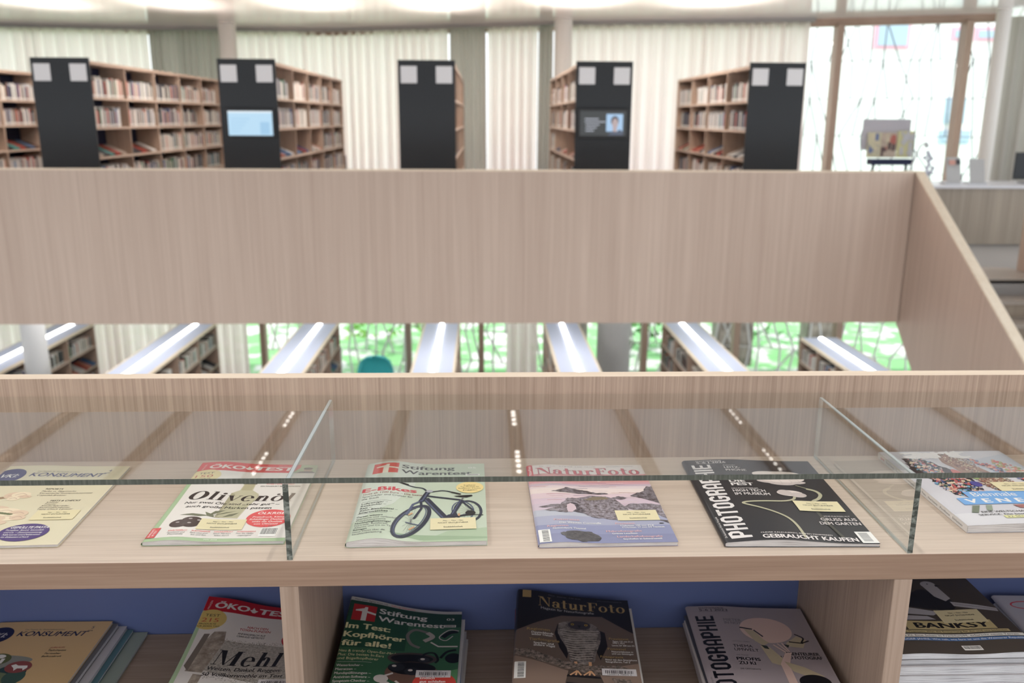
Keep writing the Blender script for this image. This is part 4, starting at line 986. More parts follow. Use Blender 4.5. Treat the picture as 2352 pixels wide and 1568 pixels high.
        sp = [[(x-.7, y-.5), (x+.8, y-.4), (x, y+.9)] for x, y in [(random.Random(i).uniform(50, 200), 84-random.Random(i*7+1).gauss(0, 5)-random.Random(i).uniform(0, 12)) for i in range(260)]]
        a.polys(sp, pm(110, 98, 84, 1)); a.polys([[(x-.7, y-.5), (x+.8, y-.4), (x, y+.9)] for x, y in [(random.Random(i+900).uniform(66, 190), 174+random.Random(i*7+1).gauss(0, 2.5)) for i in range(160)]], pm(110, 98, 84, 1))
        a.serif('Mehl', 58, 112, 38, 112, INK, sh=.16)
        a.text('Weizen, Dinkel, Roggen:', 54, 98, 9, 122, INK, .02, sh=.15); a.text('50 Vollkornmehle im Test', 50, 83, 9, 132, INK, .02, sh=.15)
        a.text('OSTERSÜSSES', 40, 28, 5, 44, R, .015)
    a.poly([(2, 10), (16, 10), (16, 42), (2, 43)], pm(222, 96, 96, 1.0)); a.text('150 PRODUKTE', 8, 13, 3.2, 26, WHITE, .01, rot=math.pi/2); a.text('IM TEST', 13, 16, 3.2, 18, WHITE, .01, rot=math.pi/2)
    a.text('MAI 2026', 90, 3, 3.5, None, WHITE)
    return a
magazine('green edged magazine with an olive oil bottle, under the left glass upright', (-.504, 1.185, Z1), .4, .208, .290, .0055, oeko(208, 290, False), bulge=.004, bw=.045, sticker=(68, 36, 69, 35), curl=lambda u, v: .006*v*v*(1-u))

# -- product test magazine
def logo_1(a, x, y, s, R, Wm):
    a.rect(x, y, x+s, y+s, R)
    a.polys([[(x+s*.40, y), (x+s*.62, y), (x+s*.62, y+s*.66), (x+s*.40, y+s*.66)], [(x+s*.60, y+s*.52), (x+s, y+s*.42), (x+s, y+s*.54), (x+s*.60, y+s*.64)], [(x+s*.12, y+s*.58), (x+s*.42, y+s*.58), (x+s*.50, y+s*.80), (x+s*.12, y+s*.66)], [(x+s*.42, y+s*.64), (x+s*.62, y+s*.64), (x+s*.62, y+s*.88), (x+s*.50, y+s*.88)]], Wm)
def stiftung(W, H):
    a = Art(W, H, pm(196, 205, 184, 1.06)); R = pm(222, 98, 92, 1.05); WM = pm(236, 226, 208, 1.1); DK = pm(56, 58, 60, 1); HB = pm(212, 92, 100, 1.0); BK = pm(52, 56, 72, 1); BK2 = pm(88, 96, 122, 1)
    a.poly([(0, 60), (60, 120), (90, 200), (100, H), (0, H)], pm(208, 213, 200, 1.06)); a.poly([(110, 0), (W, 0), (W, 44), (150, 34)], pm(178, 194, 164, 1.05)); a.poly([(60, 24), (W, 14), (W, 8), (110, 4)], pm(160, 180, 148, 1.0))
    logo_1(a, 14, H-52, 44, R, WM)
    a.text('Stiftung', 64, H-28, 15, 92, DK, .03); a.text('Warentest', 64, H-50, 15, 122, DK, .03)
    a.text('05', 180, H-22, 6, 14, WHITE, .02); a.rect(176, H-54, 200, H-47, WHITE); a.bars(178, H-53, 20, 5, INK, 2)
    a.text('E-Bikes', 6, 171, 15, 88, HB, .05)
    for i, s in enumerate(['Gute ab 1200 Euro – Die besten', 'Sporträder und Cruiser für', 'die Stadt']): a.text(s, 8, 160-i*9.5, 6, [100, 82, 28][i], pm(150, 100, 96, 1) if i == 0 else GREY, .012)
    a.line([(10, 133), (58, 131)], .6, GREY); a.line([(8, 89), (54, 87)], .6, GREY)
    for i, s in enumerate(['Luftreiniger –', 'Reiskocher –', 'Reis –', 'Zahn-Bleichmittel –', 'Smartwatches –']): a.text(s, 10-i*.2, 123-i*8.2, 5.6, [42, 40, 18, 60, 52][i], DK, .014)
    for i, (s, bo, w) in enumerate([('Garten wässern', 1, 40), ('Sparsame und verlässliche', 0, 66), ('Tröpfchensysteme', 0, 46), ('Nachhaltigkeitssiegel', 1, 54), ('Fairtrade, Rainforest', 0, 50), ('Alliance und Co im Test', 0, 60), ('Röntgen', 1, 20), ('Neue Daten über die', 0, 48), ('Strahlenbelastung', 0, 44)]): a.text(s, 8, 76-i*7.2, 4.9, w, DK if bo else GREY, .016 if bo else .002)
    # bicycle
    def ering(cx, cy, rx, ry, wd, m, tilt):
        c, s = math.cos(tilt), math.sin(tilt); P = [[(cx+c*x-s*y, cy+s*x+c*y) for x, y in p] for p in ring(0, 0, rx, ry, wd, wd*1.1, n=36)]; a.polys(P, m)
    for k in range(16):
        t = k*math.pi/8; a.line([(180, 103), (180+19*math.cos(t), 103+33*math.sin(t))], .35, GREY); a.line([(92, 66), (92+13*math.cos(t)-.0, 66+48*math.sin(t)+3*math.cos(t))], .35, GREY)
    ering(180, 102, 23, 39, 4.5, BK, .05); ering(172, 104, 18, 34, 2, BK2, .1)
    ering(93, 66, 24, 62, 7, BK, -.30); ering(91, 67, 18, 55, 1.6, BK2, -.30)
    a.line([(112, 160), (168, 143)], 5, BK); a.line([(111, 150), (146, 74)], 11, BK); a.line([(108, 150), (141, 78)], 3, BK2); a.line([(170, 142), (152, 76)], 7, BK); a.line([(168, 142), (154, 86)], 2, BK2)
    a.line([(150, 76), (184, 92)], 4, BK); a.line([(170, 138), (188, 104)], 3.5, BK); a.line([(114, 176), (104, 138)], 9, BK); a.line([(113, 172), (106, 142)], 3, BK2); a.line([(106, 142), (92, 126), (84, 86)], 4, BK2); a.line([(104, 138), (106, 112), (96, 74)], 4, BK)
    a.line(smooth_line([(62, 206), (88, 194), (104, 190), (116, 176), (140, 180), (166, 166)]), 3, BK); a.line([(62, 206), (80, 200)], 4.5, INK); a.line([(152, 174), (168, 165)], 4.5, INK); a.ell(116, 178, 6, 5, pm(180, 180, 186, 1)); a.line([(170, 142), (172, 154)], 3, GREY)
    a.poly([(156, 158), (166, 160), (186, 162), (188, 158), (178, 152), (166, 154)], INK); a.ell(154, 82, 8, 8, BK); a.line([(152, 78), (186, 88), (204, 86)], 2, INK); a.ell(184, 94, 8, 9, INK); a.line([(84, 60), (106, 52)], 2.5, BK2)
    a.poly([(88, 84), (94, 92), (92, 96), (86, 86)], pm(214, 170, 130, 1)); a.poly([(92, 34), (100, 46), (98, 48), (90, 38)], pm(214, 170, 130, 1)); a.ell(166, 88, 2, 5, pm(214, 170, 130, 1))
    a.ell(183, 192, 23, 23, pm(240, 216, 152, 1.05))
    for i, (s, w) in enumerate([('Kopfhörer', 20), ('Top-Modelle für', 32), ('Radfahrer, Fitness,', 38), ('Joggen', 24)]): a.text(s, 183-w/2, 199-i*6.5, 4, w, INK, .012 if i == 0 else 0)
    return a
magazine('light green magazine with a dark bicycle on its cover, on the tabletop', (-.2045, 1.173, Z1), .9, .209, .298, .0075, stiftung(209, 298), bulge=.0075, bw=.045, sticker=(123, 36, 70, 39, .03))

# -- nature photography magazine
def natur(W, H):
    PK = pm(226, 196, 192, 1.1); a = Art(W, H, pm(182, 172, 188, 1.1))
    bands = [(H, 258, (224, 214, 208)), (258, 222, (206, 150, 148)), (222, 214, (206, 160, 168)), (214, 206, (196, 176, 186)), (206, 196, (222, 204, 204)), (196, 176, (232, 214, 208)), (176, 156, (222, 198, 202)), (156, 136, (212, 190, 200)), (136, 112, (204, 186, 196)), (112, 90, (186, 186, 196)), (90, 60, (168, 168, 188)), (60, 30, (146, 148, 178)), (30, 0, (136, 138, 168))]
    for y1, y0, c in bands: a.poly([(0, y0), (W*.5, y0-1.5), (W, y0-3 if y0 else 0), (W, y1-3 if y1 < H else H), (W*.5, y1-1.5 if y1 < H else H), (0, y1)], pm(*c, 1.1))
    rr = random.Random(4)
    for i in range(34):
        y = rr.uniform(120, 222); x = rr.uniform(0, 150); a.line([(x, y), (x+rr.uniform(20, 60), y-rr.uniform(0, 3))], rr.uniform(.4, 1.4), pm(*rr.choice([(176, 160, 178), (238, 222, 214), (200, 150, 150)]), 1.05))
    TT = pm(206, 104, 112, 1.05); a.serif('NaturFoto', 18, 253, 29, 184, pm(150, 120, 130, 1)); a.serif('NaturFoto', 17, 254, 29, 184, TT)
    a.text('Mai  ·  Journal  ·  D 7,50 EUR · A 8,20 · CH 13,50', 24, H-9, 3, 100, GREY); a.text('www.naturfoto-magazin.de', 144, H-9, 3, 48, GREY)
    a.rect(0, 250, 11, H, pm(214, 92, 100, 1)); a.text('NaturFoto', 8, 252, 5, 40, WHITE, .02, rot=math.pi/2)
    a.text('Magazin für Naturfotografie', 16, 226, 7, 128, WHITE, .016)
    RK = rock_mat('rock', (.055, .04, .042, 1), (.34, .30, .33, 1), 110); RK2 = rock_mat('rock_light', (.09, .065, .065, 1), (.46, .41, .46, 1), 140)
    a.poly(jag([(36, 181), (52, 190), (62, 199), (78, 192), (96, 186), (112, 176), (124, 177), (130, 172), (118, 170), (70, 176)], 1.2, 1), RK)
    a.poly(jag([(165, 164), (178, 176), (188, 178), (198, 200), (W, 202), (W, 132), (196, 144), (178, 156)], 1.6, 2), RK)
    a.poly(jag([(130, 155), (146, 163), (160, 156), (150, 150), (136, 151)], 1, 3), RK)
    a.poly(jag([(10, 124), (30, 130), (50, 130), (44, 122), (20, 120)], .8, 8), RK)
    a.poly(jag([(16, 112), (40, 120), (52, 140), (60, 156), (78, 157), (100, 166), (124, 163), (138, 152), (150, 122), (160, 92), (150, 76), (128, 76), (96, 84), (78, 100), (84, 112), (76, 118), (78, 130), (72, 140), (62, 138), (58, 124), (60, 106), (50, 100), (30, 106)], 1.5, 4), RK2)
    a.poly(jag([(55, 114), (57, 130), (63, 136), (69, 130), (70, 114), (64, 106), (60, 100), (55, 104)], .8, 31), pm(214, 190, 196, 1.08))
    a.poly(jag([(84, 150), (104, 162), (124, 160), (128, 152), (104, 148)], 1, 12), pm(140, 128, 108, 1))
    a.poly(jag([(148, 122), (160, 134), (186, 134), (W, 128), (W, 78), (196, 92), (160, 112)], 1.6, 5), RK2)
    a.poly(jag([(190, 76), (W, 72), (W, 62), (198, 70)], .8, 9), RK); a.ell(196, 62, 4, 1.4, INK, 12)
    a.poly(jag([(36, 30), (56, 37), (84, 35), (96, 16), (90, 6), (66, 2), (44, 12)], 2, 6), rock_mat('rock_dark', (.05, .045, .05, 1), (.16, .15, .15, 1), 120))
    SA = pm(224, 180, 182, 1.1)
    for s, x, y, w, h, m in [('Fotoreise', 30, 72, 40, 6, SA), ('Der Westen Cornwalls', 38, 62, 64, 5.5, WHITE), ('Regionen', 18, 51, 32, 6, SA), ('Nationalpark Thayatal', 26, 43, 50, 5, WHITE), ('Praxistest', 124, 60, 30, 6, SA), ('TTArtisan 100 mm f/2,8', 130, 53, 52, 4.6, WHITE), ('TTArtisan 17 mm f/4 Tilt/Shift', 132, 47, 66, 4.6, WHITE), ('Makrofotografie', 106, 34, 54, 6, SA), ('Grünes Leuchten', 114, 27, 38, 4.8, WHITE), ('Landschaftsfotografie', 120, 16, 68, 6, SA), ('Seychellen in Schwarzweiß', 128, 9, 58, 4.8, WHITE)]: a.text(s, x, y, h, w, m, .018)
    a.barcode(3, 3, 18, 40, True)
    return a
magazine('magazine with a pink and lilac rocky seascape cover, on the tabletop', (.0785, 1.166, Z1), .8, .208, .297, .006, natur(208, 297), bulge=.003, bw=.04, sticker=(130, 72, 66, 36, .0))

# -- black photography magazine
def photo(W, H, later):
    if not later: base, TX = pm(52, 51, 54, 1.0), pm(228, 220, 216, 1.1)
    else: base, TX = pm(158, 146, 148, 1.15), pm(30, 30, 36, 1.0)
    a = Art(W, H, base)
    a.octo('PHOTOGRAPHIE', 45, 12, 33, (H-30) if not later else (H-40), TX)
    a.text('PHOTOGRAPHIE', 24, H-9, 4, 46, TX, .01); a.text('5-6 | 2026' if not later else '5-6 | 2023', 24, H-17, 7, 52, TX, .012); a.line([(22, H-19), (76, H-19)], .5, TX)
    a.text('Die faszinierende Welt der Fotografie', 8, 14, 3.4, 70, TX if not later else GREY, .004, rot=math.pi/2)
    if not later:
        a.text('PRAXISTEST', 68, H-30, 3, 22, TX); a.text('LEITZ-', 68, H-42, 8, 28, TX, .006); a.text('PHONE', 68, H-54, 8, 36, TX, .006)
        a.text('DIE', 62, 214, 11, 26, TX, .05); a.text('PEST', 62, 200, 11, 37, TX, .05)
        a.text('NEU IN ROTTERDAM', 58, 186, 3.6, 44, TX, .012); a.text('HIGH TECH', 58, 174, 9.5, 54, TX, .022); a.text('IM MUSEUM', 58, 161, 9.5, 58, TX, .022)
        P1, P2, P3 = pm(226, 212, 204, 1.1), pm(206, 192, 186, 1.05), pm(192, 176, 170, 1.0)
        for i in range(9):
            t = -.5+i*.52; cx, cy = 152+26*math.cos(t), 246+13*math.sin(t)-4; a.ell(cx, cy, 18, 12, [P1, P2, P1][i % 3], 18); a.line(smooth_line([(152, 240), (cx, cy-4), (cx+12*math.cos(t), cy+6*math.sin(t)-4)]), .5, P3)
        for cx, cy, rx, ry in [(136, 222, 26, 9), (166, 220, 28, 8), (152, 214, 22, 7), (152, 234, 44, 15), (140, 252, 30, 14), (166, 254, 30, 13)]: a.ell(cx, cy, rx, ry, P1 if cy > 225 else P2, 24)
        for x in (120, 134, 150, 168, 182): a.line(smooth_line([(x, 232), (x+2, 220), (152+(x-152)*.6, 210)]), .6, P3)
        ST = pm(150, 146, 124, 1.1); ST2 = pm(184, 178, 150, 1.1)
        a.ell(152, 174, 22, 12, P1, 20); a.ell(164, 168, 14, 10, P2, 16); a.line(smooth_line([(140, 182), (146, 172), (158, 166)]), .7, P3); a.ell(144, 176, 12, 11, P2, 16)
        a.line(smooth_line([(155, 160), (150, 150), (132, 141), (100, 137), (72, 134), (62, 130), (66, 124), (84, 112), (104, 96), (118, 78), (124, 52), (124, 10)]), 4.6, ST2)
        a.line(smooth_line([(172, 208), (188, 194)]), 3, ST); a.line(smooth_line([(186, 194), (198, 186), (202, 172), (194, 156), (180, 142), (176, 110)]), 6, ST2); a.line(smooth_line([(174, 104), (176, 70), (180, 40), (184, 12)]), 5.5, pm(92, 90, 82, 1))
        a.text('JANE FULTON ALT', 178, 88, 3.8, 42, TX, .01); a.text('GRUSS AUS', 170, 74, 9.5, 56, TX, .024); a.text('DEM GARTEN', 164, 60, 9.5, 63, TX, .024)
        a.text('CLEVER KALKULIEREN, RISIKEN MINIMIEREN', 60, 22, 3.6, 108, TX, .012); a.text('GEBRAUCHT KAUFEN', 60, 6, 12, 142, TX, .05)
        a.poly([(206, 2), (W, 2), (W, 38), (206, 38)], WHITE); a.bars(210, 7, 14, 28, GREY, 4, True); a.ell(188, H-16, 4, 4, base)
    else:
        SK = pm(212, 182, 170, 1.1); SK2 = pm(196, 180, 150, 1.0); HA = pm(24, 24, 30, 1)
        a.text('MIETER', 62, 250, 8, 32, GREY, .01); a.text('IN NOT', 62, 240, 8, 30, GREY, .01); a.text('HETTING VORN', 64, 184, 3, 30, GREY)
        a.text('THEMA', 62, 168, 8, 34, TX, .006); a.text('UMWELT', 62, 157, 8, 42, TX, .006); a.text('DIE FRAGE', 62, 143, 3, 20, GREY); a.text('PROFIS', 60, 130, 8.5, 40, TX, .04); a.text('ZU KI', 61, 118, 8.5, 28, TX, .04)
        a.text('DIE GESCHICHTE', 60, 104, 3.5, 34, TX); a.text('ABENTEURER', 148, 150, 8.5, 58, TX, .04); a.text('UND FOTOGRAF', 138, 139, 8.5, 70, TX, .04)
        a.ell(132, 225, 46, 40, SK, 36); a.poly([(92, 226), (110, 222), (120, 196), (128, 186), (116, 176), (104, 190)], SK2); a.poly([(110, 176), (126, 172), (140, 140), (132, 120), (118, 126)], SK2); a.line([(86, 230), (108, 226)], 4, HA); a.line([(110, 224), (122, 204)], 3, HA)
        a.poly([(182, 208), (196, 196), (184, 172), (160, 176), (158, 186)], SK2); a.line(smooth_line([(180, 214), (192, 202), (186, 188), (200, 194)]), 3, HA); a.line([(188, 186), (164, 190)], 3, HA)
        a.poly([(112, 178), (122, 176), (124, 166), (116, 168)], pm(60, 66, 58, 1)); a.poly([(152, 182), (162, 180), (158, 172)], pm(60, 66, 58, 1))
        a.poly([(132, 70), (132, 124), (148, 156), (160, 158), (146, 120), (146, 70)], SK); a.line([(150, 158), (134, 180)], 3, SK); a.line([(154, 160), (142, 184)], 2.4, SK); a.line([(157, 160), (150, 186)], 2.4, SK)
        a.poly([(140, 132), (170, 116), (196, 92), (180, 84), (148, 104)], SK2); a.ell(176, 76, 26, 20, HA)
    return a
magazine('black magazine with a white flower on curved stems, on the tabletop', (.3535, 1.163, Z1), -1.2, .231, .318, .0065, photo(231, 318, False), bulge=.004, bw=.08, sticker=(146, 106, 74, 38, .0), curl=lambda u, v: .003*math.sin(u*5)*(1-v)*.5)

# -- art magazine with square spine
def artmag(W, H):
    a = Art(W, H, pm(206, 202, 206, 1.1)); TX = pm(232, 226, 222, 1.12); a.poly([(0, 0), (W, 0), (W, 60), (0, 40)], pm(216, 212, 214, 1.1)); a.poly([(60, 160), (W, 220), (W, 290), (100, 240)], pm(190, 192, 200, 1.08))
    rr = random.Random(8)
    def crowd(cx, cy, rx, ry, n, pal, s, ang=0):
        P_ = []
        for _ in range(n):
            while True:
                x, y = rr.uniform(-1, 1), rr.uniform(-1, 1)
                if x*x+y*y < 1: break
            X = cx+math.cos(ang)*x*rx-math.sin(ang)*y*ry; Y = cy+math.sin(ang)*x*rx+math.cos(ang)*y*ry
            if X < 2: continue
            q = s*rr.uniform(.6, 1.3); P_.append([(X-q, Y-q*.6), (X+q*.5, Y-q), (X+q, Y+q*.4), (X-q*.2, Y+q)])
        a.scatter(P_, [pm(*c, 1) for c in pal], n)
    P = [(44, 42, 50), (190, 90, 90), (220, 160, 140), (230, 210, 180), (70, 90, 140), (40, 90, 80), (210, 190, 190), (30, 30, 34), (120, 170, 200)]
    a.poly(jag([(26, 270), (60, 272), (80, 230), (104, 190), (96, 130), (70, 96), (40, 110), (34, 160), (22, 200), (24, 240)], 5, 3), pm(52, 48, 56, 1))
    crowd(52, 232, 22, 42, 300, P, 3.4, .1); crowd(66, 150, 34, 50, 520, P, 3.6, .1)
    Q = [(150, 90, 84), (206, 196, 160), (110, 60, 58), (226, 214, 190), (170, 120, 100), (90, 84, 90)]
    a.poly(jag([(96, 300), (134, 302), (128, 262), (150, 210), (176, 120), (130, 112), (106, 190), (92, 250)], 2, 5), pm(168, 130, 112, 1)); crowd(124, 250, 22, 50, 420, Q, 1.7, .1); crowd(138, 160, 32, 50, 620, Q, 1.7, .25)
    crowd(172, 215, 10, 60, 160, [(214, 96, 84), (60, 56, 70), (230, 170, 150), (120, 140, 180)], 3, .45); crowd(206, 200, 16, 60, 220, [(214, 96, 84), (226, 150, 130), (160, 170, 90), (232, 214, 200)], 3.2, .3)
    a.polys(disc(92, 196, 8, 20), pm(206, 110, 104, 1)); a.polys(disc(98, 150, 9, 12), pm(80, 76, 150, 1)); a.polys(disc(112, 180, 7, 10), pm(160, 180, 120, 1))
    # lettering
    a.text('art', 40, H-36, 44, 112, TX, .10)
    BL = pm(120, 170, 222, 1.05); a.rect(56, 96, 172, 120, BL); a.rect(34, 70, W, 96, BL); a.text('Biennale', 66, 100, 16, 74, TX, .0)
    a.text('V E N E D I G', 44, 76, 15, 170, TX, .05)
    a.poly([(44, 66), (56, 66), (40, 40), (30, 42)], pm(120, 128, 110, 1)); a.poly([(66, 66), (76, 66), (66, 46), (58, 48)], pm(150, 160, 140, 1))
    a.poly([(110, 66), (W, 68), (W, 52), (116, 54)], pm(168, 110, 104, 1))
    a.text('EINE WELTSCHAU VOLLER POESIE', 46, 40, 5.5, 140, INK, .02); a.text('SERVICE: Die besten Pavillons, Hotels', 36, 30, 5.5, 150, INK, .01); a.rect(72, 19, W, 28, pm(226, 222, 160, 1.05)); a.text('32 SEITEN EXTRA', 76, 21, 5.5, 80, GREY, .01)
    return a
SP = pm(226, 220, 216, 1.1)
r_art = magazine('thick white art magazine with crowd collage, rightmost on the tabletop', (.7375, 1.200, Z1), .6, .230, .305, .012, artmag(230, 305), square=True, sticker=(124, 118, 76, 38, 0), spine=SP, bulge=.0, curl=lambda u, v: .003*math.sin(u*3.0)*(1-v))
# spine lettering of the art magazine
sa = Art(305, 12, SP); sa.text('art', 12, 3.5, 5, 14, RED, .03)
for i, s in enumerate(['Biennale Venedig', 'Koyo Kouoh', 'Henrike Naumann', 'Sung Tieu', 'Marcel Duchamp', 'Pavillons', 'Die Rückkehr']): sa.text(s, 34+i*38, 4, 3.2, 30, GREY, .004)
bm = sa.bm(lambda u_, v_: 0, base=False, lift=.0001)
for v in bm.verts: x, y, z = v.co; v.co = (-.0002-z*.0, .305-x, y)
me = bpy.data.meshes.new('spine_lettering'); bm.to_mesh(me); bm.free()
for m in sa.mats: me.materials.append(m)
o = bpy.data.objects.new('spine_lettering', me); COL.objects.link(o); o.parent = r_art

# ---------------- lower shelf stacks
ZS = -.9495
def stack(n, x, y, ang, W, H, t, labels, seed, cols, jitter=.003, square=False, bulge=.0015, fan=(0, 0)):
    rr = random.Random(seed); z = ZS
    for i in range(n):
        magazine(labels(i), (x+rr.uniform(-jitter, jitter)+fan[0]*(n-i), y+rr.uniform(-jitter, jitter)+fan[1]*(n-i), z), ang+rr.uniform(-.8, .8), W, H, t, covm=rr.choice(cols), bulge=bulge, square=square, page=PAGE2, group=None)
        z += t+bulge*(0.0 if square else .55)+.0006
    return z
def nth(i, n): return 'lowest' if i == 0 else ['', 'second', 'third', 'fourth', 'fifth', 'sixth', 'seventh', 'eighth', 'ninth'][i]+' from bottom'
mix = [pm(190, 186, 186), pm(60, 62, 70), pm(150, 60, 56), pm(210, 205, 200), pm(90, 110, 150)]
# 1 cream consumer magazines, fanned
magazine('grey green magazine at the bottom of the fanned pile on the left lower shelf', (-.845, 1.196, ZS), 0.4, .21, .29, .005, covm=pm(150, 160, 148, 1.1), page=PAGE2,
         art=(lambda a: (a.text('KONSUMENT', 55, 243, 15, 122, pm(40, 44, 84, 1), .022, sh=.22), a.line([(140, 150), (170, 175)], .8, pm(170, 110, 90, 1)), a.line([(135, 132), (178, 150)], .8, pm(170, 110, 90, 1)), a)[-1])(Art(210, 290, pm(150, 160, 148, 1.1))))
z = ZS+.0056
magazine('teal edged magazine, second from the bottom of the fanned left pile', (-.872, 1.197, z), 0.2, .21, .29, .005, covm=pm(96, 132, 140, 1.0), page=PAGE2); z += .0056
magazine('white magazine, third from the bottom of the fanned left pile', (-.882, 1.197, z), 0.6, .21, .29, .006, covm=pm(206, 202, 204, 1.0), page=PAGE2); z += .0066
magazine('grey magazine under the top one of the fanned left pile', (-.900, 1.196, z), -.3, .21, .29, .008, covm=pm(120, 118, 120, 1.0), page=PAGE2); z += .0086
magazine('brown cream magazine with green landscape drawing, top of the lower left pile', (-.908, 1.194, z), 0.0, .21, .29, .005, art=konsument(210, 290, '5', True), bulge=.001)
# 2 flour magazine on a pile
zt = stack(5, -.512, 1.186, .3, .208, .28, .0085, lambda i: 'magazine below the flour cover magazine, %s in that pile' % nth(i, 5), 21, mix)
magazine('green edged magazine with wooden flour scoop cover on the lower shelf', (-.516, 1.184, zt), -.2, .208, .285, .006, art=oeko(208, 285, True), bulge=.004, bw=.05, curl=lambda u, v: .032*(v**2)*(1-min(1, u*1.05))**1.4+.002, codes=(146, 60, 54, 18, '1000012 78670 3', 0))
# 3 headphone magazine
def kopf(W, H):
    a = Art(W, H, pm(54, 92, 66, 1.15)); WM = pm(222, 214, 208, 1.0); CR_ = pm(226, 216, 170, 1.0)
    a.rect(0, H-52, W, H-9, pm(34, 64, 48, 1.1)); a.rect(0, H-130, W*.55, H-52, pm(38, 74, 54, 1.1)); a.rect(0, H-9, W, H, pm(190, 184, 180, 1)); a.text('Neu: jetzt digital lesen mit', 12, H-7, 4, 60, INK, .008); a.text('Stiftung Warentest', 78, H-7, 4, 44, RED, .01)
    a.poly([(60, 0), (W, 0), (W, 110), (150, 90), (90, 60)], pm(92, 140, 96, 1.1))
    logo_1(a, 12, H-60, 42, pm(170, 44, 44, 1.1), WM); a.text('Stiftung', 60, H-34, 14, 86, WM, .03); a.text('Warentest', 60, H-55, 14, 118, WM, .03)
    a.text('03', 182, H-30, 7, 14, WM, .01); a.rect(178, H-52, 200, H-45, WM); a.bars(180, H-51, 18, 5, INK, 3)
    for i, (s, w) in enumerate([('Im Test:', 78), ('Kopfhörer', 106), ('für alle!', 84)]): a.text(s, 6, H-82-i*22, 14, w, CR_, .045)
    for i, (s, w) in enumerate([('Neu & trendy: Open-Ear-Modelle', 108), ('Plus: Die besten In-Ears', 78), ('und Bügelkopfhörer', 70)]): a.text(s, 4, H-142-i*9.5, 6.2, w, CR_, .004)
    a.line([(6, H-167), (64, H-167)], .5, WM)
    for i, (s, w) in enumerate([('Wasserkocher –', 62), ('Matratzen –', 48), ('Mundspüllösungen –', 84), ('Antiviren-Software –', 84), ('Symptom-Checker –', 84), ('Vorsorge-Vollmacht –', 88), ('Dunstabzugshauben –', 90)]): a.text(s, 6, H-178-i*9.6, 5.8, w*.72, WM, .018)
    GR = pm(120, 114, 110, 1); GL = pm(176, 166, 160, 1); BK = pm(22, 22, 24, 1); BR = pm(110, 82, 70, 1); W2 = pm(206, 196, 190, 1)
    a.line(smooth_line([(150, H-72), (128, H-66), (116, H-84), (124, H-108), (140, H-118)]), 6, GR); a.line(smooth_line([(150, H-72), (160, H-84), (146, H-98)]), 9, GL)
    a.line(smooth_line([(204, H-66), (190, H-70), (178, H-84)]), 9, BK); a.line(smooth_line([(206, H-64), (188, H-62), (172, H-84), (184, H-94), (196, H-80)]), 2, W2); a.line([(158, H-100), (172, H-112), (206, H-112)], 3.5, W2)
    a.line(smooth_line([(204, H-122), (188, H-128), (178, H-146)]), 5, BK); a.ell(200, H-146, 14, 14, BK)
    a.ell(130, H-150, 42, 17, pm(74, 64, 60, 1)); a.ell(130, H-150, 36, 12, BK); a.ell(132, H-188, 44, 30, BR); a.ell(132, H-176, 40, 17, BK)
    for x, y in [(106, H-174), (134, H-184)]: a.ell(x, y, 14, 10, pm(40, 40, 44, 1)); a.ell(x-4, y+3, 4, 3, W2, 10)
    a.line(smooth_line([(146, H-156), (150, H-136), (166, H-132), (174, H-150), (170, H-160)]), 4, BK); a.ell(150, H-152, 10, 7, pm(50, 50, 54, 1)); a.ell(148, H-150, 4, 3, W2, 10)
    a.ell(172, H-216, 36, 32, pm(206, 74, 62, 1.1), 32)
    for i, (s, w, b_) in enumerate([('Endlich', 24, .03), ('gut schlafen', 42, .03), ('14 Matratzen für', 52, .006), ('jede Körperform', 52, .006)]): a.text(s, 148, H-204-i*9, 6, w, WHITE, b_)
    a.ell(84, H-206, 12, 10, W2); a.line([(88, H-199), (102, H-190)], 4, W2); a.ell(92, H-222, 10, 10, W2); a.ell(92, H-222, 5, 5, BR); a.ell(122, H-230, 12, 13, W2); a.line([(116, H-218), (108, H-210)], 4, W2); a.ell(150, H-248, 12, 12, BK)
    return a
zt = stack(6, -.252, 1.184, -1.2, .209, .272, .0068, lambda i: 'magazine below the headphone cover magazine, %s in that pile' % nth(i, 6), 22, mix, bulge=.001)
magazine('dark green magazine with headphones on its cover, on the lower shelf', (-.2565, 1.182, zt), -1.0, .209, .286, .006, art=kopf(209, 286), bulge=.003, bw=.05, curl=lambda u, v: .034*(v**1.6)*max(0, 1-u*1.15)**1.5, codes=(140, 86, 58, 19, '1000012 67731 2', 0))
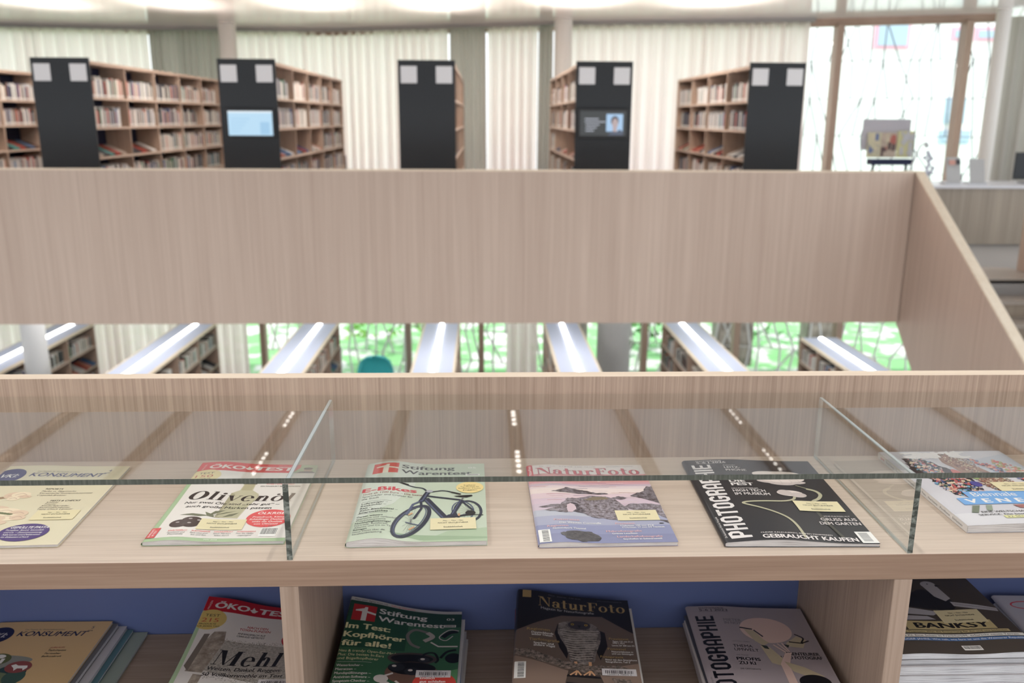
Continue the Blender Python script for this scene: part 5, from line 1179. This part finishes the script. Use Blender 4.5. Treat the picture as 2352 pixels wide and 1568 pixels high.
# 4 hawk magazine
def hawk(W, H):
    a = Art(W, H, pm(104, 88, 78, 1.1)); GD = pm(176, 146, 96, 1.0); DK = pm(38, 34, 34, 1)
    a.poly([(0, H), (W, H), (W, H-110), (W*.75, H-60), (W*.4, H-66), (0, H-120)], DK); a.poly([(0, 0), (W, 0), (W, 90), (W*.5, 60), (0, 100)], pm(140, 118, 104, 1.1))
    a.rect(12, H-22, 28, H, GD); a.serif('NaturFoto', 42, H-44, 28, 160, GD); a.text('Magazin für Naturfotografie', 46, H-54, 7, 96, pm(190, 184, 180, 1), .006)
    a.text('März · Journal · 7,50 EUR', 60, H-9, 3, 60, GREY); a.text('www.naturfoto-magazin.de', 150, H-9, 3, 46, GREY)
    FE = rock_mat('feathers', (.06, .045, .04, 1), (.40, .34, .30, 1), 80); BR = rock_mat('mossy_branch', (.03, .03, .02, 1), (.40, .30, .25, 1), 160)
    a.poly([(76, H-92), (70, H-120), (78, H-160), (90, H-190), (96, H-150)], DK); a.poly([(142, H-100), (158, H-110), (160, H-150), (146, H-190), (136, H-150)], DK)
    a.poly(smooth_line([(78, H-90), (92, H-82), (112, H-84), (134, H-84), (148, H-100), (150, H-130), (140, H-170), (132, H-200), (98, H-200), (90, H-160), (76, H-120), (78, H-90)], 3), FE)
    WL = pm(190, 178, 166, 1)
    for i in range(13):
        y = H-108-i*6.6; x0, x1 = 80+i*1.4, 148-i*1.3; a.line(smooth_line([(x0, y), (x0+(x1-x0)*.3, y-3), (x0+(x1-x0)*.6, y-1), (x1, y+1)]), 1.4, WL)
    a.ell(114, H-92, 20, 13, pm(66, 60, 62, 1)); a.ell(102, H-90, 3, 3, pm(170, 140, 60, 1), 12); a.ell(126, H-90, 3, 3, pm(190, 150, 60, 1), 12); a.ell(102, H-90, 1.5, 1.5, INK, 10); a.ell(126, H-90, 1.5, 1.5, INK, 10); a.poly([(111, H-92), (117, H-92), (114, H-101)], INK)
    a.line([(104, H-196), (106, H-222)], 5, pm(210, 160, 120, 1)); a.line([(128, H-196), (128, H-222)], 5, pm(210, 160, 120, 1))
    a.poly([(92, H-218), (140, H-218), (150, H-262), (118, H-270), (84, H-262)], pm(88, 76, 68, 1)); a.poly([(90, H-230), (142, H-234), (144, H-240), (88, H-236)], INK); a.poly([(88, H-250), (148, H-256), (148, H-262), (86, H-256)], INK)
    a.poly(jag([(2, H-166), (30, H-172), (70, H-190), (100, H-200), (136, H-206), (176, H-204), (198, H-214), (196, H-228), (160, H-232), (128, H-228), (90, H-216), (50, H-204), (20, H-188), (2, H-184)], 2, 4), BR)
    for x in (106, 128):
        for d in (-12, -3, 6): a.line([(x, H-220), (x+d, H-232)], 3, pm(214, 164, 124, 1))
    a.poly(jag([(160, H-236), (190, H-240), (204, H-280), (178, H-282)], 2, 9), BR)
    for s, x, y, w, h, m in [('Regionen', 22, 118, 40, 7, GD), ('Deutschlands', 30, 127, 38, 5.5, WHITE), ('wilder Osten', 30, 133, 36, 5.5, WHITE), ('Tierfotografie', 26, 147, 52, 7, GD), ('Sperber und', 34, 156, 34, 5.5, WHITE), ('andere Vögel', 34, 162, 36, 5.5, WHITE), ('Praxistest', 164, 130, 34, 6, GD), ('Sigma 135 mm f/1,4', 170, 137, 34, 4.5, WHITE), ('DG | Art', 170, 142, 20, 4.5, WHITE), ('Laowa AF 200 mm f/2', 168, 149, 38, 4.5, WHITE), ('Fotoziel', 160, 160, 30, 6, GD), ('Naturerlebnisse in', 166, 167, 36, 4.5, WHITE), ('und um Göttingen', 166, 173, 36, 4.5, WHITE), ('Fotopraxis', 146, 183, 38, 6, GD), ('Natur mit dem Smartphone', 154, 190, 52, 4.5, WHITE), ('fotografieren, Teil 2', 154, 196, 40, 4.5, WHITE)]: a.text(s, x, H-y, h, w, m, .014)
    a.barcode(3, 40, 19, 42, True)
    return a
zt = stack(9, .043, 1.188, -3.6, .208, .270, .0068, lambda i: 'magazine below the bird of prey cover, %s in that pile' % nth(i, 9), 23, mix, jitter=.004, bulge=.001)
magazine('dark brown magazine with a bird of prey on a branch, on the lower shelf', (.0405, 1.185, zt), -3.8, .208, .286, .006, art=hawk(208, 286), bulge=.003, bw=.04, curl=lambda u, v: .018*(v**1.6)*max(0, 1-u*1.1)**1.4, codes=(146, 55, 56, 18, '1000012 78805 6', 0))
# 5 grey photography magazine
zt = stack(6, .362, 1.176, -3.0, .212, .275, .0075, lambda i: 'magazine below the grey photography magazine, %s in that pile' % nth(i, 6), 24, [pm(170, 160, 158), pm(200, 190, 184), pm(70, 68, 72)], bulge=.0005)
magazine('grey magazine with a round pale hat and folded arms, on the lower shelf', (.3625, 1.168, zt), -3.2, .216, .300, .006, art=photo(216, 300, True), bulge=.003, bw=.06)
# 6 thick white pile with the bird drawing on top
nB = 9
rr_ = random.Random(9); z = ZS+.012
magazine('red and black magazine at the bottom of the thick right pile', (.6335, 1.145, ZS), 0, .225, .29, .0115, covm=pm(70, 44, 44, 1.1), square=True, page=PAGE2, spine=SP)
for i in range(nB):
    t_ = rr_.uniform(.0125, .0155)
    magazine('thick white edged magazine in the slab lettered pile, %s' % nth(i, nB), (.6335+rr_.uniform(0, .0025), 1.168+rr_.uniform(-.004, .004), z), rr_.uniform(-.15, .15), .228, .292, t_, covm=rr_.choice([pm(196, 190, 190), pm(150, 60, 56), pm(180, 176, 178), pm(60, 62, 70)]), square=True, page=PAGE2, spine=SP)
    z += t_+.0006
def slab(W, H):
    a = Art(W, H, pm(80, 72, 66, 1.05)); YE = pm(206, 188, 140, 1.05); GW = pm(186, 182, 188, 1.0)
    a.poly(jag([(40, 170), (84, 176), (130, 190), (160, 172), (168, 138), (150, 122), (110, 128), (60, 140)], 2.5, 1), pm(44, 42, 46, 1))
    a.ell(150, 204, 13, 12, GW); a.poly([(138, 200), (162, 200), (166, 158), (154, 150), (142, 166)], GW); a.poly([(161, 204), (170, 199), (160, 197)], INK); a.ell(150, 207, 1.6, 1.6, INK, 10)
    a.poly([(50, 140), (96, 128), (128, 118), (112, 108), (60, 114)], GW); a.poly([(60, 108), (100, 106), (110, 96), (60, 94)], GW)
    a.poly([(160, 148), (200, 136), (228, 126), (226, 116), (190, 124), (160, 134)], GW); a.line([(164, 140), (226, 122)], .8, INK)
    a.rect(50, 66, 196, 91, YE); a.text('BANKSY', 66, 71, 15, 122, INK, .05)
    a.rect(0, 57, 212, 64, YE); a.text('Das enttarnte Phantom: Was die Enttarnung für ihn und uns bedeutet', 4, 58.5, 4.4, 204, INK, .006)
    a.rect(0, 45, W, 53, WHITE); a.text('KUNST & KI: Eine Schau in Frankfurt/M. erforscht neues Terrain', 4, 47, 4.6, 216, INK, .008); a.rect(0, 35, W, 43, pm(84, 122, 176, 1)); a.text('ZWANZIGER JAHRE: Wie nah, wie fern ist uns die Weimarer Republik', 4, 37, 4.6, 220, WHITE, .008)
    a.barcode(112, 10, 30, 12)
    return a
magazine('dark magazine with wide slab lettering on the thick white pile, lower right', (.634, 1.164, z), 0, .229, .294, .010, art=slab(229, 294), square=True, sticker=(118, 84, 74, 38, 0), spine=SP, page=PAGE2, curl=lambda u, v: .0015*math.sin(u*9)*(1-v))
# 7 pile at right edge
z = ZS
for i in range(8):
    t_ = .0085
    last = i == 7
    A7 = None
    if last:
        A7 = Art(225, 280, pm(198, 194, 200, 1.05)); A7.polys(ring(46, 246, 28, 14, 3, 3), pm(214, 60, 74, 1)); A7.line([(58, 262), (58, 222)], 5, pm(214, 60, 74, 1)); A7.line([(58, 240), (90, 262)], 4, pm(214, 60, 74, 1))
    magazine(('white magazine with a red curl on top of the pile at the right edge' if last else 'pale magazine in the pile at the right edge, %s' % nth(i, 8)), (.948+rr_.uniform(-.003, .003), 1.186+rr_.uniform(-.002, .002), z), -3+rr_.uniform(-.6, .6), .222, .270, t_, art=A7, covm=pm(190, 188, 192), bulge=.0005, page=PAGE2)
    z += t_+.0009

for o in bpy.data.objects:
    if '_o' in o: del o['_o']
